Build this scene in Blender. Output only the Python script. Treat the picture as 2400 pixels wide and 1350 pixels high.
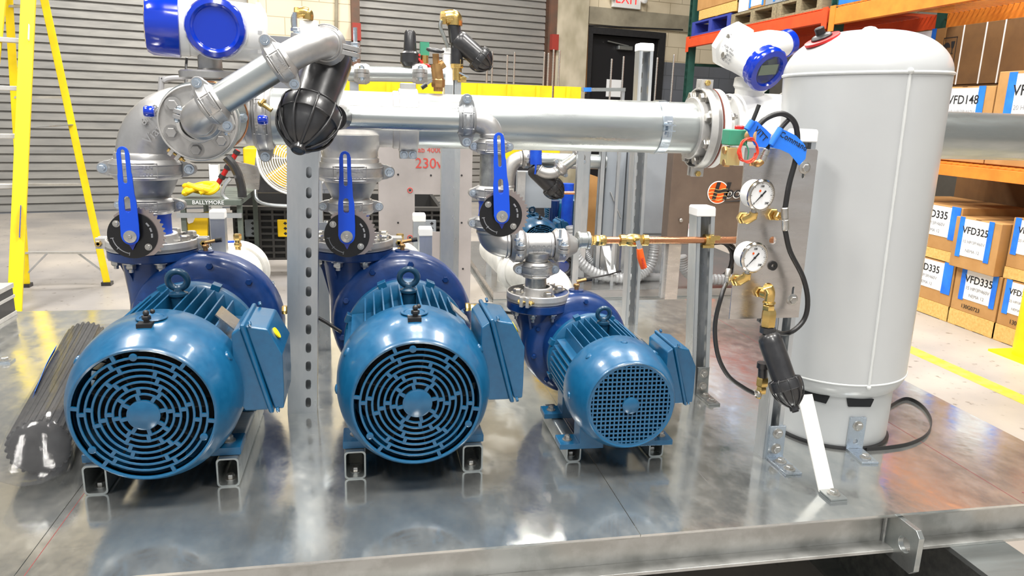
import bpy, math, random
from mathutils import Matrix, Vector, geometry
random.seed(7)
V = Vector
for o in list(bpy.data.objects): bpy.data.objects.remove(o)
SC = bpy.context.scene; COL = SC.collection
# ---------------- camera (deck top of the skid is z=0, shop floor z=-0.43) ----------------
F = 1750.0; CX, CY = 1200.0, 675.0; H = 0.8
RR = Matrix(((0.98188723, -0.01450772, 0.18891001), (-0.18705288, -0.23286175, 0.95435142), (0.03014445, -0.97240163, -0.23135769)))
camd = bpy.data.cameras.new('camera'); cam = bpy.data.objects.new('camera', camd); COL.objects.link(cam)
camd.sensor_width = 36; camd.lens = F / 2400 * 36; camd.clip_start = 0.05; camd.clip_end = 100
cr, cu, cb = RR.col[0], -RR.col[1], -RR.col[2]
cam.matrix_world = Matrix(((cr.x, cu.x, cb.x, 0), (cr.y, cu.y, cb.y, 0), (cr.z, cu.z, cb.z, H), (0, 0, 0, 1)))
SC.camera = cam
SC.view_settings.view_transform = 'Standard'; SC.view_settings.look = 'None'
SC.view_settings.gamma = 1; SC.view_settings.use_curve_mapping = False
SC.view_settings.exposure = -0.12
# ---------------- light ----------------
wd = bpy.data.worlds.new('world'); SC.world = wd; wd.use_nodes = True
bg = wd.node_tree.nodes['Background']; bg.inputs[0].default_value = (0.92, 0.96, 1.0, 1); bg.inputs[1].default_value = 0.55
def area(x, y, z, sx, sy, pw, aim=None, col=(1, 0.97, 0.92)):
    l = bpy.data.lights.new('high_bay_light', 'AREA'); l.shape = 'RECTANGLE'; l.size = sx; l.size_y = sy; l.energy = pw; l.color = col
    o = bpy.data.objects.new('high_bay_light', l); COL.objects.link(o); o.location = (x, y, z)
    if aim: o.rotation_euler = (V(aim) - V((x, y, z))).to_track_quat('-Z', 'Y').to_euler()
for (x, y) in ((-2.6, 0.4), (0.1, 0.3), (2.6, 0.5), (-2.4, 3.6), (0.4, 3.9), (2.6, 3.7), (-1.4, 7.0), (1.8, 7.2), (0.2, -2.2)):
    area(x - .25, y, 4.6, .30, 1.1, 100)
    area(x + .25, y, 4.6, .30, 1.1, 100)
# pixel -> point helpers: where the sight line of a photo pixel meets a plane of known depth / height / side
def _ray(x, y): return RR @ V((x - CX, y - CY, F))
def PZ(x, y, z=0.0):
    r = _ray(x, y); return V((0, 0, H)) + r * ((z - H) / r.z)
def PY(x, y, Y):
    r = _ray(x, y); return V((0, 0, H)) + r * (Y / r.y)
def PX(x, y, X):
    r = _ray(x, y); return V((0, 0, H)) + r * (X / r.x)
# ---------------- materials ----------------
def mat(name, c, rough=.5, metal=0., c2=None, scale=8., rv=0., bump=0., coat=0., stretch=None, trans=0., alpha=1., detail=4., contrast=None, emis=0.):
    m = bpy.data.materials.new(name); m.use_nodes = True; nt = m.node_tree; b = nt.nodes['Principled BSDF']
    b.inputs['Base Color'].default_value = (*c, 1); b.inputs['Roughness'].default_value = rough; b.inputs['Metallic'].default_value = metal
    b.inputs['Coat Weight'].default_value = coat; b.inputs['Coat Roughness'].default_value = .12
    if trans: b.inputs['Transmission Weight'].default_value = trans
    if alpha < 1: b.inputs['Alpha'].default_value = alpha
    if emis: b.inputs['Emission Color'].default_value = (*c, 1); b.inputs['Emission Strength'].default_value = emis
    if c2 or rv or bump:
        tc = nt.nodes.new('ShaderNodeTexCoord'); mp = nt.nodes.new('ShaderNodeMapping'); nz = nt.nodes.new('ShaderNodeTexNoise')
        nt.links.new(tc.outputs['Object'], mp.inputs[0]); nt.links.new(mp.outputs[0], nz.inputs['Vector'])
        if stretch: mp.inputs['Scale'].default_value = stretch
        nz.inputs['Scale'].default_value = scale; nz.inputs['Detail'].default_value = detail; nz.inputs['Roughness'].default_value = .6
        rp = nt.nodes.new('ShaderNodeValToRGB'); nt.links.new(nz.outputs[0], rp.inputs[0])
        a, e = contrast or (.32, .68)
        rp.color_ramp.elements[0].position = a; rp.color_ramp.elements[1].position = e
        if c2:
            mx = nt.nodes.new('ShaderNodeMixRGB'); mx.inputs[1].default_value = (*c, 1); mx.inputs[2].default_value = (*c2, 1)
            nt.links.new(rp.outputs[0], mx.inputs[0]); nt.links.new(mx.outputs[0], b.inputs['Base Color'])
        if rv:
            mr = nt.nodes.new('ShaderNodeMapRange'); nt.links.new(rp.outputs[0], mr.inputs[0])
            mr.inputs[3].default_value = max(0.02, rough - rv); mr.inputs[4].default_value = rough + rv; nt.links.new(mr.outputs[0], b.inputs['Roughness'])
        if bump:
            bp = nt.nodes.new('ShaderNodeBump'); bp.inputs['Strength'].default_value = bump; bp.inputs['Distance'].default_value = .002
            nt.links.new(nz.outputs[0], bp.inputs['Height']); nt.links.new(bp.outputs[0], b.inputs['Normal'])
    return m
def s2l(r, g, b):
    f = lambda u: (u / 255 / 12.92) if u < 10 else ((u / 255 + .055) / 1.055) ** 2.4
    return (f(r), f(g), f(b))
M = dict(
    motor=mat('motor_blue_paint', s2l(10, 76, 114), .34, 0, s2l(14, 84, 122), 60, .04, .12, .35),
    pump=mat('pump_blue_paint', s2l(4, 44, 98), .38, 0, s2l(10, 54, 114), 30, .05, .3, .3),
    lever=mat('lever_blue', s2l(6, 74, 205), .4),
    cap=mat('gloss_blue', s2l(0, 46, 172), .16, 0, coat=.8),
    valve=mat('valve_blue', s2l(8, 64, 190), .45, 0, s2l(20, 84, 205), 20),
    galv=mat('galvanised_pipe', (.50, .52, .51), .32, .88, (.38, .41, .41), 9, .06, .0, stretch=(.6, 3, 3)),
    galvd=mat('galvanised_nipple', (.42, .43, .42), .4, .85, (.22, .23, .23), 40, .08, .2),
    cast=mat('zinc_cast_fitting', (.50, .49, .48), .42, .78, (.38, .375, .37), 26, .08, .22),
    castd=mat('grey_cast_fitting', (.30, .31, .32), .42, .8, (.4, .41, .42), 22, .08, .2),
    alum=mat('cast_aluminium', (.60, .59, .57), .42, .6, (.50, .49, .48), 30, .05, .15),
    zinc=mat('zinc_plated', (.66, .72, .78), .25, .95, (.55, .62, .7), 30, .08),
    bolt=mat('bolt_steel', (.62, .61, .58), .32, .9, (.42, .4, .37), 60, .08),
    strut=mat('strut_galvanised', (.64, .65, .66), .34, .85, (.46, .50, .53), 12, .08, .05, stretch=(1, 1, .35)),
    brass=mat('brass', (.78, .55, .20), .24, .95, (.62, .42, .14), 30, .07),
    bronze=mat('bronze', (.40, .21, .09), .38, .9, (.5, .3, .12), 30, .08),
    copper=mat('copper_pipe', (.72, .34, .18), .26, .95, (.55, .24, .12), 12, .08),
    white=mat('white_plastic', (.86, .86, .84), .45, 0, (.80, .80, .78), 8),
    wmetal=mat('white_enamel', (.82, .82, .80), .32, 0, (.78, .78, .76), 10, coat=.3),
    wpipe=mat('white_coated_pipe', (.72, .71, .67), .5, .1, (.55, .54, .50), 14, .05, .15),
    black=mat('black_plastic', (.018, .018, .02), .34, 0, (.026, .026, .028), 30, .06, .1, .2),
    rubber=mat('black_rubber', (.014, .014, .015), .42),
    dark=mat('dark_interior', (.006, .007, .009), .8),
    tank=mat('tank_grey_enamel', s2l(186, 188, 188), .33, 0, s2l(180, 182, 183), 3, .04, .04, .25),
    weld=mat('painted_weld', s2l(205, 207, 206), .3),
    steel=mat('brushed_stainless', (.68, .64, .60), .27, .9, (.54, .50, .47), 6, .07, .05, stretch=(1, 1, 5)),
    gasket=mat('red_gasket', (.16, .035, .02), .6),
    red=mat('red_plastic', (.62, .02, .02), .4),
    tape=mat('blue_masking_tape', s2l(22, 106, 222), .6, 0, s2l(40, 128, 235), 12, 0, .2),
    ytape=mat('yellow_paint_line', s2l(205, 184, 50), .6, 0, s2l(160, 150, 95), 16, contrast=(.4, .7)),
    yellow=mat('yellow_fibreglass', s2l(240, 214, 10), .45, 0, s2l(226, 196, 8), 10),
    ybright=mat('safety_yellow', s2l(252, 210, 8), .45, 0, s2l(235, 190, 4), 6),
    orange=mat('orange_vinyl', s2l(235, 92, 22), .45),
    beam=mat('orange_rack_paint', s2l(224, 82, 36), .5, 0, s2l(205, 70, 30), 8),
    beam2=mat('amber_rack_paint', s2l(232, 140, 50), .5, 0, s2l(214, 120, 40), 8),
    green=mat('green_rack_paint', s2l(22, 66, 56), .55, 0, s2l(30, 76, 66), 12),
    coil=mat('green_coil', s2l(60, 142, 112), .5),
    blueplastic=mat('blue_pallet_plastic', s2l(48, 62, 150), .5),
    card=mat('cardboard', s2l(182, 138, 84), .8, 0, s2l(166, 122, 70), 6, 0, .1),
    cardd=mat('old_cardboard', s2l(120, 86, 48), .8, 0, s2l(104, 74, 42), 6),
    wood=mat('pallet_pine', s2l(222, 184, 112), .7, 0, s2l(200, 156, 84), 5, 0, .1, stretch=(1, 12, 12)),
    woodg=mat('weathered_pallet', s2l(150, 138, 108), .8, 0, s2l(112, 102, 80), 6, stretch=(1, 10, 10)),
    paper=mat('white_paper', (.86, .87, .88), .6),
    ink=mat('black_ink', (.012, .012, .014), .6),
    lineink=mat('dark_red_line', (.20, .02, .02), .6),
    redink=mat('red_marker', (.50, .05, .04), .6),
    greyink=mat('grey_ink', (.28, .28, .29), .6),
    whiteink=mat('white_ink', (.8, .8, .8), .5),
    greybox=mat('grey_enclosure', s2l(150, 156, 162), .45, 0, s2l(142, 148, 155), 4),
    clear=mat('clear_plastic_bag', (.16, .16, .165), .08, 0, coat=1., alpha=.2, bump=1., scale=26),
    lens=mat('display_glass', (.10, .13, .11), .12, coat=.6),
    carts=mat('cart_grey_green', s2l(92, 100, 92), .5, 0, s2l(80, 88, 82), 8),
    exit=mat('exit_red', (1, .04, .04), .5, emis=.9),
    tool=mat('dark_red_tool', s2l(170, 20, 20), .45),
    concrete=mat('bare_concrete', s2l(160, 152, 132), .85, 0, s2l(128, 121, 104), 3, 0, .3),
)
# slotted-deck / floor / wall materials -------------------------------------------------
def nodes(m):
    m.use_nodes = True; nt = m.node_tree
    return nt, nt.nodes['Principled BSDF'], lambda t: nt.nodes.new(t), nt.links.new
def mat_deck():
    m = bpy.data.materials.new('galvanised_deck_sheet'); nt, b, N, L = nodes(m)
    tc = N('ShaderNodeTexCoord')
    def noise(sc, st, det=5, rot=0.):
        mp = N('ShaderNodeMapping'); mp.inputs['Scale'].default_value = st; mp.inputs['Rotation'].default_value = (0, 0, rot); L(tc.outputs['Object'], mp.inputs[0])
        n = N('ShaderNodeTexNoise'); n.inputs['Scale'].default_value = sc; n.inputs['Detail'].default_value = det; n.inputs['Roughness'].default_value = .65; L(mp.outputs[0], n.inputs['Vector']); return n
    def ramp(n, p0, p1, c0, c1):
        r = N('ShaderNodeValToRGB'); L(n.outputs[0], r.inputs[0]); e = r.color_ramp.elements
        e[0].position = p0; e[1].position = p1; e[0].color = (*c0, 1); e[1].color = (*c1, 1); return r
    big = noise(2.6, (1, 1, 1)); mid = noise(13, (1.6, 1, 1), 8, .5); fine = noise(42, (.10, 2.6, 1), 3, .35); fine2 = noise(38, (2.4, .12, 1), 3, -.5)
    r1 = ramp(big, .3, .7, (.50, .52, .52), (.74, .74, .71)); r2 = ramp(mid, .35, .75, (.84, .86, .88), (1.14, 1.12, 1.08))
    mx = N('ShaderNodeMixRGB'); mx.blend_type = 'MULTIPLY'; mx.inputs[0].default_value = 1; L(r1.outputs[0], mx.inputs[1]); L(r2.outputs[0], mx.inputs[2])
    sc = ramp(fine, .69, .76, (0, 0, 0), (1, 1, 1)); sc2 = ramp(fine2, .70, .77, (0, 0, 0), (1, 1, 1))
    ad = N('ShaderNodeMixRGB'); ad.blend_type = 'ADD'; ad.inputs[0].default_value = 1; L(sc.outputs[0], ad.inputs[1]); L(sc2.outputs[0], ad.inputs[2])
    mx2 = N('ShaderNodeMixRGB'); mx2.inputs[2].default_value = (.80, .80, .78, 1); L(mx.outputs[0], mx2.inputs[1])
    ml = N('ShaderNodeMath'); ml.operation = 'MULTIPLY'; ml.inputs[1].default_value = .35; L(ad.outputs[0], ml.inputs[0]); L(ml.outputs[0], mx2.inputs[0])
    L(mx2.outputs[0], b.inputs['Base Color'])
    b.inputs['Metallic'].default_value = .88
    rr = ramp(mid, .3, .75, (.07,) * 3, (.24,) * 3); rg = N('ShaderNodeMath'); rg.operation = 'ADD'; L(rr.outputs[0], rg.inputs[0])
    m3 = N('ShaderNodeMath'); m3.operation = 'MULTIPLY'; m3.inputs[1].default_value = .3; L(ml.outputs[0], m3.inputs[0]); L(m3.outputs[0], rg.inputs[1]); L(rg.outputs[0], b.inputs['Roughness'])
    bp = N('ShaderNodeBump'); bp.inputs['Strength'].default_value = .25; bp.inputs['Distance'].default_value = .004; L(big.outputs[0], bp.inputs['Height']); L(bp.outputs[0], b.inputs['Normal'])
    return m
def mat_floor():
    m = bpy.data.materials.new('worn_shop_floor'); nt, b, N, L = nodes(m); tc = N('ShaderNodeTexCoord')
    n1 = N('ShaderNodeTexNoise'); n1.inputs['Scale'].default_value = 1.1; n1.inputs['Detail'].default_value = 6; L(tc.outputs['Object'], n1.inputs['Vector'])
    n2 = N('ShaderNodeTexNoise'); n2.inputs['Scale'].default_value = 26; n2.inputs['Detail'].default_value = 5; L(tc.outputs['Object'], n2.inputs['Vector'])
    r1 = N('ShaderNodeValToRGB'); L(n1.outputs[0], r1.inputs[0]); e = r1.color_ramp.elements; e[0].position = .38; e[1].position = .62
    e[0].color = (*s2l(138, 134, 132), 1); e[1].color = (*s2l(172, 164, 154), 1)
    r2 = N('ShaderNodeValToRGB'); L(n2.outputs[0], r2.inputs[0]); e = r2.color_ramp.elements; e[0].position = .27; e[1].position = .36; e[0].color = (.45, .42, .38, 1); e[1].color = (1, 1, 1, 1)
    mx = N('ShaderNodeMixRGB'); mx.blend_type = 'MULTIPLY'; mx.inputs[0].default_value = 1; L(r1.outputs[0], mx.inputs[1]); L(r2.outputs[0], mx.inputs[2])
    L(mx.outputs[0], b.inputs['Base Color']); b.inputs['Roughness'].default_value = .42; return m
def mat_block():
    m = bpy.data.materials.new('painted_block_wall'); nt, b, N, L = nodes(m); tc = N('ShaderNodeTexCoord')
    sp = N('ShaderNodeSeparateXYZ'); L(tc.outputs['Object'], sp.inputs[0]); cb_ = N('ShaderNodeCombineXYZ'); L(sp.outputs[0], cb_.inputs[0]); L(sp.outputs[2], cb_.inputs[1])
    br = N('ShaderNodeTexBrick'); L(cb_.outputs[0], br.inputs['Vector']); br.inputs['Scale'].default_value = 1; br.inputs['Brick Width'].default_value = .4; br.inputs['Row Height'].default_value = .2; br.inputs['Mortar Size'].default_value = .006; br.inputs['Mortar Smooth'].default_value = .4
    br.inputs['Color1'].default_value = (*s2l(228, 214, 186), 1); br.inputs['Color2'].default_value = (*s2l(216, 203, 176), 1); br.inputs['Mortar'].default_value = (*s2l(176, 162, 134), 1)
    br2 = N('ShaderNodeTexBrick'); L(cb_.outputs[0], br2.inputs['Vector']); br2.inputs['Scale'].default_value = 1; br2.inputs['Brick Width'].default_value = .4; br2.inputs['Row Height'].default_value = .2; br2.inputs['Mortar Size'].default_value = .006
    br2.inputs['Color1'].default_value = (*s2l(118, 122, 130), 1); br2.inputs['Color2'].default_value = (*s2l(110, 114, 122), 1); br2.inputs['Mortar'].default_value = (*s2l(92, 96, 102), 1)
    gt = N('ShaderNodeMath'); gt.operation = 'GREATER_THAN'; gt.inputs[1].default_value = 1.22; L(sp.outputs[2], gt.inputs[0])
    mx = N('ShaderNodeMixRGB'); L(gt.outputs[0], mx.inputs[0]); L(br2.outputs[0], mx.inputs[1]); L(br.outputs[0], mx.inputs[2])
    nz = N('ShaderNodeTexNoise'); nz.inputs['Scale'].default_value = 1.7; nz.inputs['Detail'].default_value = 6; L(tc.outputs['Object'], nz.inputs['Vector'])
    rp = N('ShaderNodeValToRGB'); L(nz.outputs[0], rp.inputs[0]); rp.color_ramp.elements[0].position = .3; rp.color_ramp.elements[0].color = (.8, .78, .74, 1); rp.color_ramp.elements[1].position = .55
    m2 = N('ShaderNodeMixRGB'); m2.blend_type = 'MULTIPLY'; m2.inputs[0].default_value = 1; L(mx.outputs[0], m2.inputs[1]); L(rp.outputs[0], m2.inputs[2]); L(m2.outputs[0], b.inputs['Base Color'])
    b.inputs['Roughness'].default_value = .7; return m
M['deck'] = mat_deck(); M['floor'] = mat_floor(); M['block'] = mat_block()
M['slat'] = mat('roller_door_steel', s2l(150, 148, 143), .45, .3, s2l(128, 127, 124), 2.2, .05, .05, stretch=(1, 1, 6), contrast=(.35, .7))
# ---------------- mesh builder ----------------
def frm(o, z, x=None):
    z = V(z).normalized(); x = V(x) if x is not None else (V((1, 0, 0)) if abs(z.x) < .9 else V((0, 1, 0)))
    x = (x - z * x.dot(z)).normalized(); y = z.cross(x); o = V(o)
    return Matrix(((x.x, y.x, z.x, o.x), (x.y, y.y, z.y, o.y), (x.z, y.z, z.z, o.z), (0, 0, 0, 1)))
def sm(pts, k=6):
    P = [V(p) for p in pts]; P = [P[0] * 2 - P[1]] + P + [P[-1] * 2 - P[-2]]; out = []
    for i in range(1, len(P) - 2):
        a, b, c, d = P[i - 1:i + 3]
        for j in range(k):
            t = j / k
            out.append(.5 * ((2 * b) + (c - a) * t + (2 * a - 5 * b + 4 * c - d) * t * t + (3 * b - a - 3 * c + d) * t ** 3))
    out.append(P[-2]); return out
def arc(o, u, v, r, a0, a1, n=10):
    o, u, v = V(o), V(u).normalized(), V(v).normalized()
    return [o + u * r * math.cos(a0 + (a1 - a0) * i / n) + v * r * math.sin(a0 + (a1 - a0) * i / n) for i in range(n + 1)]
PI = math.pi
class MB:
    def __init__(s, m=None): s.v = []; s.f = []; s.m = m or Matrix()
    def add(s, vs, fs):
        k = len(s.v); s.v += [s.m @ V(p) for p in vs]; s.f += [tuple(i + k for i in f) for f in fs]; return s
    def box(s, cx, cy, cz, sx, sy, sz, R=None):
        vs = [V((x * sx / 2, y * sy / 2, z * sz / 2)) for x in (-1, 1) for y in (-1, 1) for z in (-1, 1)]
        if R: vs = [R @ p for p in vs]
        c = V((cx, cy, cz)); return s.add([p + c for p in vs], [(0, 1, 3, 2), (4, 6, 7, 5), (0, 4, 5, 1), (2, 3, 7, 6), (0, 2, 6, 4), (1, 5, 7, 3)])
    def bb(s, x0, x1, y0, y1, z0, z1): return s.box((x0 + x1) / 2, (y0 + y1) / 2, (z0 + z1) / 2, abs(x1 - x0), abs(y1 - y0), abs(z1 - z0))
    def bar(s, a, b, w, h, up=(0, 0, 1)):
        a, b = V(a), V(b); F_ = frm(a, b - a, up); d = (b - a).length
        vs = [F_ @ V((x * h / 2, y * w / 2, z * d)) for x in (-1, 1) for y in (-1, 1) for z in (0, 1)]
        return s.add(vs, [(0, 1, 3, 2), (4, 6, 7, 5), (0, 4, 5, 1), (2, 3, 7, 6), (0, 2, 6, 4), (1, 5, 7, 3)])
    def rings(s, R, cap0=True, cap1=True, loop=False):
        n = len(R[0]); vs = [p for r in R for p in r]; fs = []; q = len(R)
        for i in range(q if loop else q - 1):
            j = (i + 1) % q
            for k in range(n): l = (k + 1) % n; fs.append((i * n + k, i * n + l, j * n + l, j * n + k))
        if not loop:
            if cap0: fs.append(tuple(range(n - 1, -1, -1)))
            if cap1: fs.append(tuple((q - 1) * n + k for k in range(n)))
        return s.add(vs, fs)
    def lathe(s, prof, o, ax, n=32, x=None, cap0=True, cap1=True, rf=None):
        F_ = frm(o, ax, x); R = []
        for r, h in prof:
            R.append([F_ @ V((max(r, 1e-5) * (rf(a, r, h) if rf else 1) * math.cos(a), max(r, 1e-5) * (rf(a, r, h) if rf else 1) * math.sin(a), h)) for a in [2 * PI * k / n for k in range(n)]])
        return s.rings(R, cap0, cap1)
    def cyl(s, a, b, r, r1=None, n=20):
        a, b = V(a), V(b); return s.lathe([(r, 0), (r if r1 is None else r1, (b - a).length)], a, b - a, n)
    def hexa(s, o, ax, r, h, x=None): return s.lathe([(r * .93, 0), (r, h * .1), (r, h * .82), (r * .86, h)], o, ax, 6, x)
    def tube(s, pts, r, n=10, loop=False, caps=True):
        P = [V(p) for p in pts]; q = len(P); R = []; t0 = None; x = None
        for i in range(q):
            a = P[i - 1] if (i > 0 or loop) else P[i]; b = P[(i + 1) % q] if (i < q - 1 or loop) else P[i]
            t = (b - a).normalized()
            if x is None: x = V((0, 0, 1)) if abs(t.z) < .9 else V((1, 0, 0))
            x = (x - t * x.dot(t)).normalized(); y = t.cross(x); rr = r[i] if isinstance(r, (list, tuple)) else r
            R.append([P[i] + x * rr * math.cos(2 * PI * k / n) + y * rr * math.sin(2 * PI * k / n) for k in range(n)])
        return s.rings(R, caps, caps, loop)
    def torus(s, o, ax, R_, r, n=32, k=10, sq=1.):
        F_ = frm(o, ax); rg = []
        for i in range(n):
            a = 2 * PI * i / n; d = V((math.cos(a), math.sin(a), 0))
            rg.append([F_ @ (d * (R_ + r * math.cos(2 * PI * j / k)) + V((0, 0, r * sq * math.sin(2 * PI * j / k)))) for j in range(k)])
        return s.rings(rg, loop=True)
    def washer(s, o, ax, r0, r1, h, n=36, bev=0.):
        F_ = frm(o, ax); prof = [(r0, 0), (r0, h), (r1 - bev, h), (r1, h - bev), (r1, bev), (r1 - bev, 0)]; rg = []
        for i in range(n):
            a = 2 * PI * i / n; rg.append([F_ @ V((p * math.cos(a), p * math.sin(a), q)) for p, q in prof])
        return s.rings(rg, loop=True)
    def sph(s, o, r, n=16, k=10, sc=(1, 1, 1)):
        o = V(o); vs = []; fs = []
        for i in range(k + 1):
            t = PI * i / k
            for j in range(n):
                a = 2 * PI * j / n; vs.append(o + V((r * sc[0] * math.sin(t) * math.cos(a), r * sc[1] * math.sin(t) * math.sin(a), r * sc[2] * math.cos(t))))
        for i in range(k):
            for j in range(n): l = (j + 1) % n; fs.append((i * n + j, i * n + l, (i + 1) * n + l, (i + 1) * n + j))
        return s.add(vs, fs)
    def plate(s, outer, holes, o, u, v, t):
        u, v, o = V(u).normalized(), V(v).normalized(), V(o); w = u.cross(v).normalized() * t; loops = [outer] + list(holes)
        flat = [p for l in loops for p in l]; tr = geometry.tessellate_polygon([[V((p[0], p[1], 0)) for p in l] for l in loops]); n = len(flat)
        vs = [o + u * p[0] + v * p[1] for p in flat]; vs += [p + w for p in vs]; fs = [tuple(t_) for t_ in tr] + [tuple(i + n for i in reversed(t_)) for t_ in tr]; k = 0
        for l in loops:
            m = len(l)
            for i in range(m): j = (i + 1) % m; fs.append((k + i, k + j, k + j + n, k + i + n))
            k += m
        return s.add(vs, fs)
    def build(s, name, m, parent=None, ang=35, bev=0., stuff=False):
        me = bpy.data.meshes.new(name); me.from_pydata(s.v, [], s.f); me.validate()
        import bmesh
        b = bmesh.new(); b.from_mesh(me); bmesh.ops.remove_doubles(b, verts=b.verts, dist=1e-6); bmesh.ops.recalc_face_normals(b, faces=b.faces); b.to_mesh(me); b.free()
        if ang:
            me.polygons.foreach_set('use_smooth', [True] * len(me.polygons)); me.set_sharp_from_angle(angle=math.radians(ang))
        me.materials.append(m if not isinstance(m, str) else M[m])
        o = bpy.data.objects.new(name, me); COL.objects.link(o)
        if bev:
            md = o.modifiers.new('bevel', 'BEVEL'); md.width = bev; md.segments = 2; md.limit_method = 'ANGLE'; md.angle_limit = math.radians(40); md.harden_normals = True
        if parent is not None:
            o.parent = parent
            if parent.parent is None and parent.type == 'EMPTY': o.matrix_parent_inverse = Matrix.Translation(-parent.location)
        if stuff: o['kind'] = 'stuff'
        return o
def slotp(cx, cy, w, h, n=5):
    r = w / 2; d = h / 2 - r
    if h < w: r = h / 2; d = w / 2 - r; return [(cx + d + r * math.cos(a), cy + r * math.sin(a)) for a in [-PI / 2 + PI * i / n for i in range(n + 1)]] + [(cx - d + r * math.cos(a), cy + r * math.sin(a)) for a in [PI / 2 + PI * i / n for i in range(n + 1)]]
    return [(cx + r * math.cos(a), cy + d + r * math.sin(a)) for a in [PI * i / n for i in range(n + 1)]] + [(cx + r * math.cos(a), cy - d + r * math.sin(a)) for a in [PI + PI * i / n for i in range(n + 1)]]
def circ(cx, cy, r, n=20): return [(cx + r * math.cos(2 * PI * i / n), cy + r * math.sin(2 * PI * i / n)) for i in range(n)]
def tag(o, label, cat, group=None):
    o['label'] = label; o['category'] = cat
    if group: o['group'] = group
    return o
def thing(name, label, cat, loc=(0, 0, 0), group=None):
    o = bpy.data.objects.new(name, None); COL.objects.link(o); o.location = V(loc); o.empty_display_size = .05; return tag(o, label, cat, group)
def struct(o): o['kind'] = 'structure'; return o
def copytree(o, parent=None):
    c = o.copy(); COL.objects.link(c)
    if parent is not None: c.parent = parent
    for ch in list(o.children): copytree(ch, c)
    return c
def text(body, size, o, u, v, m, parent, name='lettering', ext=.0006, align='CENTER', sx=1., shear=0., bold=0.):
    cu_ = bpy.data.curves.new('t', 'FONT'); cu_.body = body; cu_.size = size; cu_.extrude = ext; cu_.align_x = align; cu_.align_y = 'CENTER'; cu_.shear = shear; cu_.resolution_u = 3; cu_.offset = bold * size
    to = bpy.data.objects.new('t', cu_); COL.objects.link(to); bpy.context.view_layer.update()
    me = bpy.data.meshes.new_from_object(to.evaluated_get(bpy.context.evaluated_depsgraph_get())); bpy.data.objects.remove(to)
    u, v = V(u).normalized(), V(v).normalized(); w = u.cross(v); o = V(o)
    mb = MB(); mb.add([o + u * p.co.x * sx + v * p.co.y + w * p.co.z for p in me.vertices], [tuple(p.vertices) for p in me.polygons])
    bpy.data.meshes.remove(me); return mb.build(name, m, parent, ang=0)
# ================= SKID =================
sk = thing('skid_base', 'low galvanised steel skid deck carrying the three blue pumps and the grey tank', 'skid', (0.1, 2.1, -.09))
DX0, DX1, DY0, DY1 = -2.1, 1.676, 1.235, 3.04
xs = [DX0, -.602, .516, DX1]
for i in range(3):
    MB().bb(xs[i] + (.0008 if i else 0), xs[i + 1] - .0008, DY0, DY1, -.005, 0).build('deck_sheet', 'deck', sk, ang=0)
MB().bb(-.5860, -.5848, DY0, DY1, 0, .0003).build('marker_line', 'lineink', sk, ang=0)
m = MB(); m.bb(1.3944, 1.3956, DY0, DY1, 0, .0003)
for a in range(3): m.bar((1.44 + .008 * math.cos(a * 2.1), 1.27 + .012 * math.sin(a * 2.1), .0003), (1.44 - .008 * math.cos(a * 2.1), 1.27 - .012 * math.sin(a * 2.1), .0003), .002, .0004)
m.build('marker_line', 'lineink', sk, ang=0)
def chan(y, s): # outward-facing channel rail along X
    m = MB(); m.bb(DX0, DX1, y, y + s * .007, -.086, -.0055); m.bb(DX0, DX1, y, y - s * .036, -.092, -.0845); m.bb(DX0, DX1, y, y - s * .033, -.011, -.0055); return m
gl = mat('galvanised_channel', (.42, .42, .40), .42, .75, (.56, .56, .54), 14, .08, .15, contrast=(.4, .6))
chan(1.272, 1).build('front_channel', gl, sk, ang=0, bev=.001); chan(3.0, -1).build('rear_channel', gl, sk, ang=0)
for x in (DX0 + .01, DX1 - .012): MB().bb(x, x + .007, 1.28, 2.99, -.09, -.0055).build('end_channel', gl, sk, ang=0)
for x in (-1.3, -.3, .75): MB().bb(x, x + .045, 1.28, 2.99, -.075, -.0055).build('cross_member', gl, sk, ang=0)
lg = MB(); lg.plate([(0, .0), (.088, 0), (.1, -.012), (.1, -.088), (.088, -.1), (.012, -.1), (0, -.088)], [circ(.062, -.047, .017)], (1.09, 1.272, -.009), (0, -1, 0), (0, 0, 1), -.013)
lg = lg.build('lifting_lug', 'galv', sk, bev=.0015)
MB().tube([(1.089, 1.27, -.012), (1.087, 1.268, -.04), (1.089, 1.27, -.085)], .005, 8).build('weld_bead', 'galvd', lg)
for i, x in enumerate((-1.25, .3, 1.30)):
    t = thing('support_beam', ['steel beam under the left end of the skid', 'steel beam under the middle of the skid', 'steel beam on the floor under the right end of the skid'][i], 'beam', (x, 2, -.43), 'beams carrying the skid')
    m = MB(); m.bb(x - .006, x + .006, 1.05, 3.2, -.42, -.102); m.build('web', 'galvd', t, ang=0)
    for z in (-.43, -.103): MB().bb(x - .07, x + .07, 1.05, 3.2, z, z + .011).build('flange', 'galv' if i == 2 else 'galvd', t, ang=0)

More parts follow.
